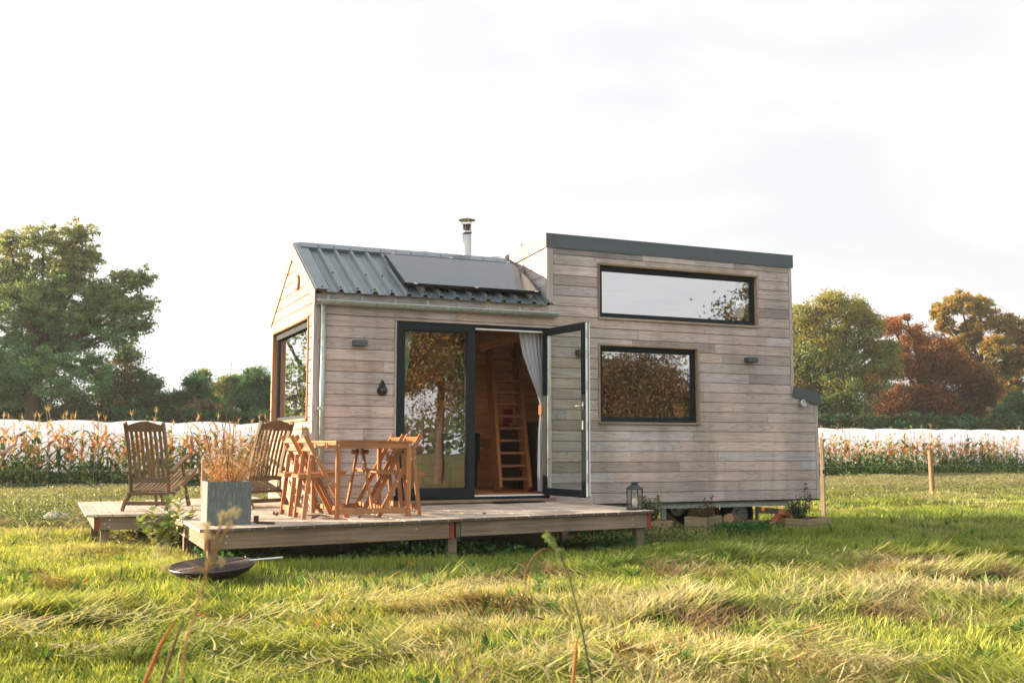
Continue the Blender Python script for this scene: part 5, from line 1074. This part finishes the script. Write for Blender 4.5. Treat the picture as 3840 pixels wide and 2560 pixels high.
weeds(15000, 8.0, 24.0, 4.5, 8.8, .14, .045, (.24, .23, .13), (.15, .17, .07), 30, .45)
tag(WB.build('meadow_weeds', M['leaf']), 'pale flowering weeds between the wire fence and the maize', 'weeds', kind='stuff')

# ============================================================ MAIZE
DRY1, DRY2, DRY3, MG = (.50, .27, .15), (.58, .44, .30), (.44, .19, .08), (.045, .12, .04)
def maize(k):
    t = thing('maize_plant', 'dry', 'maize'); nm = NM(); h = [1.45, 1.85, 1.6, 1.75, 1.2, 1.7, 1.5][k]; lean = rr(-.16, .16)
    path = [(lean * (i / 6) ** 2 * h, rr(-.006, .006), h * i / 6) for i in range(7)]; sc = DRY2 if k % 3 else (.30, .30, .12)
    nm.tubes(path, np.linspace(.013, .005, 7), 5, sc); nm.build('stalk', M['bark'], t)
    lf = NM(); n = 18; hz = np.linspace(.08, .80, n) * h + RNG.normal(0, .03, n); az = (np.arange(n) % 2) * PI + rr(0, PI) + RNG.normal(0, .55, n)
    for q in range(n):
        f = hz[q] / h; green = (RNG.random() < (1.0 - 1.25 * f)) ; c = np.array(MG if green else [DRY1, DRY2, DRY3][RNG.integers(3)]) * rr(.8, 1.25)
        P0 = np.array([[lean * f * f * h, 0, hz[q]]]); ln = rr(.50, .85) * (1.05 - .35 * abs(f - .5) * 2)
        v, fc, cc = blades(P0, np.array([ln]), np.array([rr(.09, .13) if green else rr(.06, .10)]), np.array([az[q]]), np.array([rr(.35, .8)]), np.array([rr(1.4, 2.6)]), c[None] * .95, c[None], 7, np.array([rr(-.5, .5)])); lf.add(v, fc, cc)
    lf.build('foliage', M['leaf'], t)
    ts = NM(); n = 9; P0 = np.tile(np.array([[lean * h, 0, h - .03]]), (n, 1)); c = np.tile(np.array([(.46, .34, .23)]), (n, 1)) * rr(.85, 1.15)
    ts.add(*blades(P0, RNG.uniform(.14, .26, n), np.full(n, .016), RNG.random(n) * 2 * PI, RNG.uniform(.05, .5, n), RNG.uniform(.2, 1.6, n), c, c, 4)); ts.build('tassel', M['dryleaf'], t); return t
def RY(x): return 16.9 + (x - 20) * .27
MAIZE = [maize(k) for k in range(7)]; GM = 'dry maize plants in the field strip before the white tunnel'; placed = set(); nmz = 0
def mlabel(x): return 'dry maize plant with drooping orange leaves in the field left of the house' if x < 8 else 'dry maize plant with drooping orange leaves in the field right of the house'
spots = []
for row in range(3):
    x = -5.6 + rr(0, .2)
    while x < 4.6: spots.append((x, 18.5 + row * .75 + rr(-.12, .12))); x += rr(.17, .32)
for row in range(3):
    x = 19.5 + rr(0, .2)
    while x < 36.5: spots.append((x, RY(x) + row * .75 + rr(-.12, .12))); x += rr(.24, .42)
for k, (x, y) in enumerate(spots[:299]):
    s_ = rr(.88, 1.14) * (1.0 if x < 8 else .92); rz = rr(0, 2 * PI)
    if k < 7: o = MAIZE[k]
    else: o = dup(MAIZE[random.randrange(7)], (0, 0, 0), 0)
    o.location = (x, y, float(gz(x, y)) - .02); o.rotation_euler = (rr(-.05, .05), rr(-.05, .05), rz); o.scale = (s_,) * 3
    o['label'] = mlabel(x); o['group'] = 'maize plants in the field left of the house' if x < 8 else 'maize plants in the field right of the house'; o['category'] = 'maize'
CW = NM()   # green climbing weeds in the maize
def clump(x, y, w, h, n, col): p = np.stack([x + RNG.normal(0, w, n), y + RNG.normal(0, .35, n), -.42 + np.abs(RNG.normal(0, .5, n)) * h], 1); CW.add(*leaves(p, RNG.uniform(.07, .15, n), .75, .2, cvar(n, col, .3)))
for k in range(30): x = rr(-5.0, 4.2); clump(x, 18.2 + rr(0, 1.5), .22, rr(.5, 1.2), 150, (.075, .17, .06) if k % 3 else (.16, .23, .07))
for k in range(44): x = rr(19.6, 36); clump(x, RY(x) - .3 + rr(0, 1.4), .32, rr(.5, 1.1) * (1.15 if x < 27 else .6), 150, (.06, .15, .045) if k % 3 else (.17, .25, .07))
for (xa, xb, nn) in ((-5.6, 4.6, 8000), (19.3, 36.5, 13000)):
    x = RNG.uniform(xa, xb, nn); q = vnoise(x, x * 0, 60, 1.2); p = np.stack([x, np.where(x < 10, 18.3, RY(x) - .3) + RNG.uniform(-.2, 1.8, nn), -.42 + RNG.random(nn) ** 1.3 * (.15 + .95 * q ** 2)], 1); CW.add(*leaves(p, RNG.uniform(.06, .13, nn), .6, .2, cvar(nn, (.075, .15, .05), .45)))
tag(CW.build('climbing_weeds', M['leaf']), 'green climbing weeds growing through the lower maize', 'weeds', kind='stuff')

# ============================================================ TUNNEL, FENCE
nx, nk = 420, 22; xs = np.linspace(-30, 95, nx); a = np.linspace(0, PI, nk); sag = (np.abs(np.sin(xs * PI / 2.6 + .6 * vnoise(xs, xs * 0, 40, .2))) ** .8); ztop = 1.67 + .12 * sag + .05 * (vnoise(xs, xs * 0 + 2, 41, .12) - .5)
hgt = ztop + .42; Yc = 36.4; tx = np.repeat(xs[:, None], nk, 1) + (RNG.random((nx, nk)) - .5) * .04; ty = Yc - 3.6 * np.cos(a)[None] * np.sign(1) * np.ones((nx, 1)); tz = -.45 + hgt[:, None] * (np.sin(a)[None] ** .75)
tv = np.stack([tx, ty, tz], -1).reshape(-1, 3); i = np.arange(nx - 1)[:, None] * nk; j = np.arange(nk - 1)[None]; tf = np.stack([i + j, i + nk + j, i + nk + j + 1, i + j + 1], -1).reshape(-1, 4)
tn = thing('polytunnel', 'long low white plastic tunnel behind the maize field', 'polytunnel', (0, 0, 0)); npmesh('cover', tv, [tf], np.ones((len(tv), 3)), M['plastic_film'], tn, True)
F = thing('wire_fence', 'thin wire fence with round wooden posts between the weeds and the grass', 'fence', (0, 0, 0)); fpts = []
for (x, h, ln) in ((-6.0, .9, 0), (.02, .88, .0), (5.4, .95, 0), (10.8, .95, 0), (16.28, 1.02, -.035), (21.8, .95, .02), (27.3, .95, 0)):
    y = 8.9 - .118 * x; z = float(gz(x, y)); mb = MB(); mb.tube([(x, y, z - .1), (x + ln * .5, y, z + h * .5), (x + ln, y, z + h)], [.058, .056, .052], 12); mb.build('post', M['postwood'], F, 0, False); fpts.append((x, y, z, h))
for fh in (.18, .42, .66, .86):
    mb = MB(); mb.tube([(x, y - .06, z + fh) for (x, y, z, h) in fpts], .0022, 4); mb.build('wire', M['zinc'], F)

# ============================================================ TREES
def Wp(px, py, dep):   # reference-photograph direction at 2352 px width, to a place at that depth
    d = FW + RT * ((px - 1176) * 1.63265 / 3943.0) - UP * ((py - 784) * 1.63265 / 3943.0); return np.array(CP + d * dep)
def tree(name, label, lobes, base, cols, n, lsz, clumps=30, trunk_r=.35, group=None, top=None, spread=.24, flat=.15, lightvar=.3, branches=True, cat='tree', inner=.45):
    """lobes: (centre(3), radius)"""
    t = thing(name, label, cat, tuple(base), 0, group); base = np.array(base, float); lf = NM(); br = NM(); vol = np.array([l[1] ** 2 for l in lobes]); vol = vol / vol.sum()
    cen = np.mean([l[0] for l in lobes], axis=0); zt = min(l[0][2] - l[1] * .3 for l in lobes); hub = np.array([base[0] * .7 + cen[0] * .3, base[1] * .7 + cen[1] * .3, max(base[2] + 1.0, (zt + cen[2]) / 2)])
    p0 = np.array([0, 0, -.1]); hb = hub - base; br.tubes([p0, hb * .5 + np.array([.05, 0, 0]) * hb[2] * .1, hb], [trunk_r * 1.25, trunk_r, trunk_r * .75], 9, (.07, .05, .038))
    for (c, r), w_ in zip(lobes, vol):
        c = np.array(c, float) - base; nl = int(n * w_); nc = max(5, int(clumps)); per = max(8, nl // nc)
        if branches:
            mid = hb * .55 + c * .45 + np.array([0, 0, -r * .25]) + RNG.normal(0, r * .08, 3); br.tubes([hb + (c - hb) * .0, mid, c], [trunk_r * .5, trunk_r * .3, trunk_r * .13], 6, (.07, .052, .04))
        d = RNG.normal(size=(nc, 3)); d /= np.linalg.norm(d, axis=1)[:, None]; rad = RNG.uniform(inner, 1.05, nc)[:, None] * r; cc = c + d * rad * np.array([1, 1, .9])
        zlo, zhi = min(l[0][2] - l[1] for l in lobes), max(l[0][2] + l[1] for l in lobes)
        for q in range(nc):
            if branches and q % 2 == 0: m2 = (c + cc[q]) / 2 + RNG.normal(0, r * .06, 3); br.tubes([c, m2, cc[q]], [trunk_r * .11, trunk_r * .06, trunk_r * .025], 4, (.08, .06, .045))
            col = np.array(cols[RNG.integers(len(cols))]) * rr(1 - lightvar, 1 + lightvar); 
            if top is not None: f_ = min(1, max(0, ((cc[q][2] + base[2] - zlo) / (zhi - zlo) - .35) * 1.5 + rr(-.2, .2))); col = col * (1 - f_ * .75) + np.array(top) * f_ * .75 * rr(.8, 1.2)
            sg = r * spread * rr(.6, 1.25); p = cc[q] + RNG.normal(0, 1, (per, 3)) * sg * np.array([1, 1, .6]); lf.add(*leaves(p, RNG.uniform(.6, 1.3, per) * lsz, .62, flat, cvar(per, col, .18, .06)))
    br.build('trunk', M['bark'], t); lf.build('crown', M['leaf'], t); return t
def plobes(L_, dep, jit=1.0): return [(Wp(x, y, dep + rr(-.5, .5) * jit * r * 1.63265 / 3943 * dep * 1.6), r * 1.63265 / 3943 * dep) for (x, y, r) in L_]
def gbase(px, dep): p = Wp(px, 1110, dep); return (p[0], p[1], float(gz(p[0], p[1])))
GA, GB_, GO_, GD = (.085, .21, .095), (.14, .26, .10), (.28, .27, .09), (.05, .13, .065)
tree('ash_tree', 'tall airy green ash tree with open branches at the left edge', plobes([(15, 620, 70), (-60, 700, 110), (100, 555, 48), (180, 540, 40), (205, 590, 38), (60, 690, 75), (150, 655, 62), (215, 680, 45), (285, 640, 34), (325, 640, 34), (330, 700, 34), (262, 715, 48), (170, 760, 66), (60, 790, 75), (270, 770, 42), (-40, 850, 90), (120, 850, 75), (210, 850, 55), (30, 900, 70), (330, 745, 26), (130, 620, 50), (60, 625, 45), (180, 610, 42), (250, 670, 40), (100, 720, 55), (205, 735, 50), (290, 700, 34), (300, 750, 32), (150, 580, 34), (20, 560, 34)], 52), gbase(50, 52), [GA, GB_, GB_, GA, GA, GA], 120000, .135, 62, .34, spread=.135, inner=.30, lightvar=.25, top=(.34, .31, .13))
tree('maple_tree', 'rounded green tree with a few russet leaves right of the tall ash', plobes([(290, 815, 38), (270, 880, 50), (320, 880, 40), (230, 930, 55), (320, 935, 50), (355, 930, 28), (355, 880, 22), (150, 940, 60), (60, 950, 60), (-30, 950, 70)], 56), gbase(290, 56), [GA, GB_, (.05, .12, .06), (.05, .12, .06), (.16, .11, .05)], 60000, .12, 50, .18, lightvar=.2)
HD = 'hedge trees behind the white tunnel left of the house'
tree('hedge_tree', 'low green hedge tree next to the rounded russet flecked tree', plobes([(400, 925, 36), (450, 880, 26), (455, 925, 40), (375, 955, 32)], 56), gbase(420, 56), [GA, GD, (.06, .13, .06)], 24000, .12, 44, .12, HD)
tree('hedge_tree', 'gold topped hedge tree in the middle of the hedge', plobes([(460, 870, 22), (520, 895, 34), (500, 935, 40), (545, 880, 22), (480, 950, 30)], 60), gbase(510, 60), [GA, GO_, GB_], 26000, .12, 44, .12, HD)
tree('hedge_tree', 'dark green hedge tree touching the left edge of the house', plobes([(585, 870, 32), (610, 900, 44), (570, 925, 42), (625, 950, 45), (680, 900, 45)], 56), gbase(600, 56), [GA, GD, (.05, .12, .06)], 34000, .12, 46, .14, HD)
tree('shrub', 'small brownish shrub in front of the hedge behind the white tunnel', plobes([(430, 955, 22), (470, 940, 30), (510, 955, 24)], 53.5), gbase(470, 53.5), [(.19, .16, .09), (.13, .13, .06)], 6000, .13, 26, .08, cat='shrub')
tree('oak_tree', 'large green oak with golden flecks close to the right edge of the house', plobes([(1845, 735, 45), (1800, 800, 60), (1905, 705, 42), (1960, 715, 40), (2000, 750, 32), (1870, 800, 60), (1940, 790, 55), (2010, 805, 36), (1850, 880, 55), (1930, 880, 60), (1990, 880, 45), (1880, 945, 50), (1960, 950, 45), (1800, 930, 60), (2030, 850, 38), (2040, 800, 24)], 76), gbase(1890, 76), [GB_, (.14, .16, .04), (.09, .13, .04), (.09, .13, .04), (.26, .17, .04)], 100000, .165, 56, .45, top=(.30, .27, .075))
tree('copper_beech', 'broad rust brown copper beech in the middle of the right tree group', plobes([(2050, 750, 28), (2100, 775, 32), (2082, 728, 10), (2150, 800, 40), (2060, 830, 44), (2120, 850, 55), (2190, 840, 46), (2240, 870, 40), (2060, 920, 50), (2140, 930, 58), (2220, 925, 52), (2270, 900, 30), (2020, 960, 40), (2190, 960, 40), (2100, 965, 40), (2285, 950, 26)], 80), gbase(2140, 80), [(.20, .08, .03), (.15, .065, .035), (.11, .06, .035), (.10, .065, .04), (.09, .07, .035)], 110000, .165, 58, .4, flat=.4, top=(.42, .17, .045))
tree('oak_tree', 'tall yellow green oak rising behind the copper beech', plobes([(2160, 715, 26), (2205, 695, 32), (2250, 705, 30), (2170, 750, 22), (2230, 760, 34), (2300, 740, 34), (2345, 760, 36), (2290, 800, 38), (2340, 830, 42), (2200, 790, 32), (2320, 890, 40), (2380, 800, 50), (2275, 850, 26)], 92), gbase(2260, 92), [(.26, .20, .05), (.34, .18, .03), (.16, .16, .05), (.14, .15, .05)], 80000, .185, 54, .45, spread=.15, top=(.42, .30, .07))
tree('shrub', 'dark green shrub at the right edge in front of the tall oak', plobes([(2345, 925, 30), (2310, 955, 28), (2370, 960, 40), (2265, 965, 18)], 75), gbase(2330, 75), [GD, (.05, .10, .05)], 20000, .12, 40, .1, cat='shrub')
tree('sapling', 'pale yellow green sapling sticking up behind the tunnel on the right', plobes([(2255, 975, 13), (2282, 962, 16), (2272, 940, 7), (2300, 975, 12)], 73), gbase(2275, 73), [(.26, .27, .10), (.20, .22, .08)], 2600, .12, 20, .05, spread=.2)
BR1, BR2, BR3, YE = (.085, .075, .04), (.065, .065, .032), (.095, .07, .035), (.26, .13, .03)
tree('hedge', 'dark green hedge foot under the tall ash behind the white tunnel', plobes([(x, 962 + rr(-6, 6), rr(20, 28)) for x in range(-60, 640, 34)], 52.5), gbase(300, 52.5), [GD, (.045, .10, .04)], 40000, .13, 22, .05, branches=False, cat='hedge')
tree('hedge', 'dark hedge foot under the oaks and the copper beech on the right', plobes([(x, 972 + rr(-6, 6), rr(16, 24)) for x in range(1780, 2440, 26)], 73), gbase(2100, 73), [GD, (.06, .08, .035)], 44000, .17, 22, .05, branches=False, cat='hedge')
def wl(L_): return [(np.array(c), r) for c, r in L_]
tree('orchard_tree', 'brown leaved tree behind the photographer, mirrored in the closed door leaf', wl([((7.2, -18, 3.9), 1.7), ((9.2, -18.3, 4.0), 1.6), ((8.2, -17.4, 2.7), 1.45), ((8.0, -18.5, 5.5), 1.6), ((6.6, -18, 2.8), .9), ((9.9, -18, 2.5), .9)]), (8.1, -18.2, -.42), [(.10, .10, .055), (.085, .085, .048), (.09, .105, .045), (.12, .09, .05), (.20, .11, .04), (.075, .08, .045), (.10, .095, .05)], 56000, .10, 44, .13, 'trees behind the photographer', spread=.2)
tree('orchard_tree', 'round rust brown tree behind the photographer, mirrored in the lower window', wl([((13.6, -18, 2.0), 1.5), ((15.2, -18.2, 2.35), 1.55), ((16.8, -18, 1.8), 1.35), ((14.4, -17.6, 1.3), 1.3), ((16.0, -17.5, 1.1), 1.3), ((12.6, -18, 1.2), 1.0), ((13.0, -18.4, 2.6), 1.2), ((14.6, -18.5, 3.0), 1.2), ((16.0, -18.3, 2.9), 1.1), ((17.6, -18, 1.3), 1.2), ((15.2, -18.0, 1.0), 1.3)]), (15.2, -18.3, -.42), [BR1, (.08, .06, .035), (.11, .06, .035), BR2], 90000, .09, 40, .2, 'trees behind the photographer', spread=.28, inner=.15)
tree('orchard_tree', 'tall sparse tree behind the photographer, mirrored in the long loft window', wl([((19.3, -18, 5.2), 1.1), ((20.6, -18.3, 4.6), 1.3), ((20.5, -18, 6.2), 1.1), ((20.8, -18, 3.0), 1.4)]), (20.6, -18.4, -.42), [BR1, BR2, BR3], 9000, .13, 26, .2, 'trees behind the photographer', spread=.25)
tree('background_tree', 'large green tree outside the left edge, mirrored in the gable window', wl([((-12, 50, 6), 3.2), ((-9, 51, 9), 3.0), ((-14, 52, 9), 3.0), ((-11, 50, 3), 3.2), ((-7.5, 52, 5), 2.5), ((-17, 50, 4), 3.2)]), (-12, 51, -.42), [GA, GB_, GO_], 20000, .22, 30, .4)
# far hedge line closing the horizon
HB = NM(); n = 42000; th_ = RNG.uniform(0, 2 * PI, n); rd = 108 + RNG.normal(0, 2.5, n); hh = 4 + 4.5 * vnoise(th_ * 12, th_ * 0, 50, 1) + 2 * vnoise(th_ * 50, th_ * 0 + 5, 51, 1); p = np.stack([CX + rd * np.cos(th_), CY + rd * np.sin(th_), -.4 + RNG.random(n) ** .8 * hh * .62], 1)
HB.add(*leaves(p, RNG.uniform(.5, 1.2, n), .7, .2, cvar(n, (.05, .085, .035), .3))); tag(HB.build('far_hedgerow', M['leaf']), 'distant hedgerow round the fields', 'hedgerow', kind='stuff')

# ============================================================ NEAR PLANTS
sp = thing('leafy_sapling', 'leafy green sapling growing between the platform and the front deck corner', 'plant', (-1.62, -.75, float(gz(-1.62, -.75)))); nm = NM(); lf = NM()
for (dx, dy, h) in ((.16, .02, .68), (.05, .1, .60), (-.14, -.02, .50), (.02, -.1, .46), (-.26, .04, .40), (.24, -.03, .48), (-.05, 0, .34)):
    pth = [(dx * .1, dy * .1, 0), (dx * .4, dy * .5, h * .5), (dx, dy, h)]; nm.tubes(pth, [.006, .004, .002], 5, (.10, .09, .04)); m_ = 20
    for q in range(m_):
        t = .35 + .65 * q / (m_ - 1); pp = np.array([[dx * t, dy * t, h * t]]); az = q * 2.4 + rr(-.4, .4); c = cvar(1, (.16, .24, .065) if q % 2 else (.30, .33, .10), .12); lf.add(*blades(pp, np.array([rr(.11, .17)]), np.array([rr(.06, .085)]), np.array([az]), np.array([rr(.8, 1.25)]), np.array([rr(.2, .9)]), c, c * 1.08, 4))
nm.build('stems', M['bark'], sp); lf.build('foliage', M['gloss_leaf'], sp)
def head(nm_, c, r, col, n=260): p = np.array(c) + RNG.normal(0, 1, (n, 3)) * r * .42; nm_.add(*leaves(p, RNG.uniform(.5, 1.3, n) * r * .38, .5, 0, cvar(n, col, .2)))
fl = thing('seed_head_plant', 'dry meadow flower with fluffy pale seed heads in the near left foreground', 'plant', (-2.48, -9.97, -.42)); B0 = np.array([-2.48, -9.97, -.42]); nm = NM(); hd_ = NM()
main = [(-2.56, -9.95, -.42), (-2.545, -9.95, 0.1), (-2.53, -9.96, .40), (-2.50, -9.965, .52), (-2.478, -9.97, .60)]; nm.tubes(np.array(main) - B0, [.0022, .002, .0018, .0014, .0010], 6, (.28, .15, .07))
for c, r in (((-2.464, -9.986, .613), .016), ((-2.480, -9.979, .609), .012), ((-2.469, -9.981, .593), .012), ((-2.503, -9.966, .592), .013), ((-2.502, -9.966, .578), .013), ((-2.567, -9.934, .553), .020), ((-2.494, -9.964, .535), .012), ((-2.478, -9.971, .534), .012), ((-2.562, -9.934, .525), .013)):
    head(hd_, np.array(c) - B0, r * .72, (.34, .31, .21), 150); j_ = min(range(5), key=lambda q: abs(main[q][2] - (c[2] - .06))); nm.tubes([np.array(main[j_]) - B0, np.array(c) - B0], [.0015, .001], 4, (.32, .20, .08))
nm.build('stem', M['bark'], fl); hd_.build('seed_heads', M['dryleaf'], fl)
gs = thing('grass_stalk', 'single tall drooping grass stalk with green seed clusters in the near middle foreground', 'plant', (-1.45, -9.38, -.42)); B0 = np.array([-1.45, -9.38, -.42]); nm = NM(); hd_ = NM()
q_ = [(-1.45, -9.38, -.42), (-1.475, -9.379, -.02), (-1.486, -9.378, .139), (-1.505, -9.379, .23), (-1.523, -9.38, .309), (-1.548, -9.378, .40), (-1.572, -9.376, .462), (-1.597, -9.368, .492)]; nm.tubes(np.array(q_) - B0, [.0045, .0042, .0038, .003, .0022, .0018, .0016, .0012], 6, (.10, .13, .06))
q2 = [(-1.565, -9.377, .44), (-1.588, -9.372, .468), (-1.613, -9.362, .468), (-1.632, -9.35, .45), (-1.650, -9.345, .418), (-1.652, -9.343, .385)]; nm.tubes(np.array(q2) - B0, .0022, 5, (.22, .15, .09))
for c, r in (((-1.603, -9.366, .502), .012), ((-1.595, -9.367, .490), .012), ((-1.586, -9.370, .479), .010), ((-1.574, -9.374, .462), .012), ((-1.572, -9.376, .440), .008)): head(hd_, np.array(c) - B0, r, (.20, .27, .11), 160)
nm.build('stem', M['leaf'], gs); hd_.build('seed_heads', M['leaf'], gs)
def rods(name, label, pts, rad, col): t = thing(name, label, 'stalk', pts[0]); nm = NM(); nm.tubes(np.array(pts) - np.array(pts[0]), rad, 6, col); nm.build('stem', M['dryleaf'], t)
rods('dry_stalk', 'orange dry stalk at the bottom edge left of the middle', [(-2.62, -9.54, -.42), (-2.561, -9.577, .255), (-2.531, -9.597, .343), (-2.505, -9.616, .395)], [.0045, .0045, .0036, .0012], (.36, .17, .05))
rods('dry_stalk', 'thin dark dry stalk beside the orange one at the bottom edge', [(-2.58, -9.50, -.42), (-2.525, -9.577, .26), (-2.505, -9.597, .345), (-2.492, -9.616, .392)], [.003, .003, .0028, .002], (.16, .10, .05))
rods('dry_stalk', 'short brown dry stalk at the bottom edge beside the drooping grass stalk', [(-1.545, -9.36, -.42), (-1.54, -9.37, .1), (-1.530, -9.375, .20), (-1.527, -9.378, .245)], [.005, .005, .0045, .003], (.36, .20, .09))
n = 36
for k in range(n):
    x, y, d = wedge(1, 5, 11); x, y = float(x[0]), float(y[0])
    if not keep_mask(np.array([x]), np.array([y]))[0]: continue
    c = np.array([[.26, .10, .04]]) * rr(.5, 1.3); z = float(gz(x, y)) + rr(.07, .13); nm = NM(); v, f, cc = blades(np.array([[0, 0, 0.0]]), np.array([rr(.05, .10)]), np.array([rr(.03, .05)]), np.array([rr(0, 6.3)]), np.array([rr(.9, 1.5)]), np.array([rr(-.3, 1.2)]), c, c, 4); nm.add(v, f, cc)
    o = nm.build('dry_leaf', M['leaf']); o.location = (x, y, z); tag(o, 'brown dead leaf lying in the meadow grass', 'leaf', 'brown leaves lying in the meadow grass')

# ============================================================ HAZE
mb = MB(); mb.box(CX - 130, CX + 130, CY - 130, CY + 130, -1.7, 17.5); hz_ = bpy.data.materials.new('air_haze'); hz_.use_nodes = True; Nn = hz_.node_tree.nodes; Nn.remove(Nn['Principled BSDF'])
pv = Nn.new('ShaderNodeVolumePrincipled'); pv.inputs['Color'].default_value = (1, 1, 1, 1); pv.inputs['Density'].default_value = 0.0004; pv.inputs['Anisotropy'].default_value = 0.3; hz_.node_tree.links.new(pv.outputs[0], Nn['Material Output'].inputs['Volume'])
tag(mb.build('haze', hz_), 'thin bright autumn haze over the meadow', 'haze', kind='stuff')
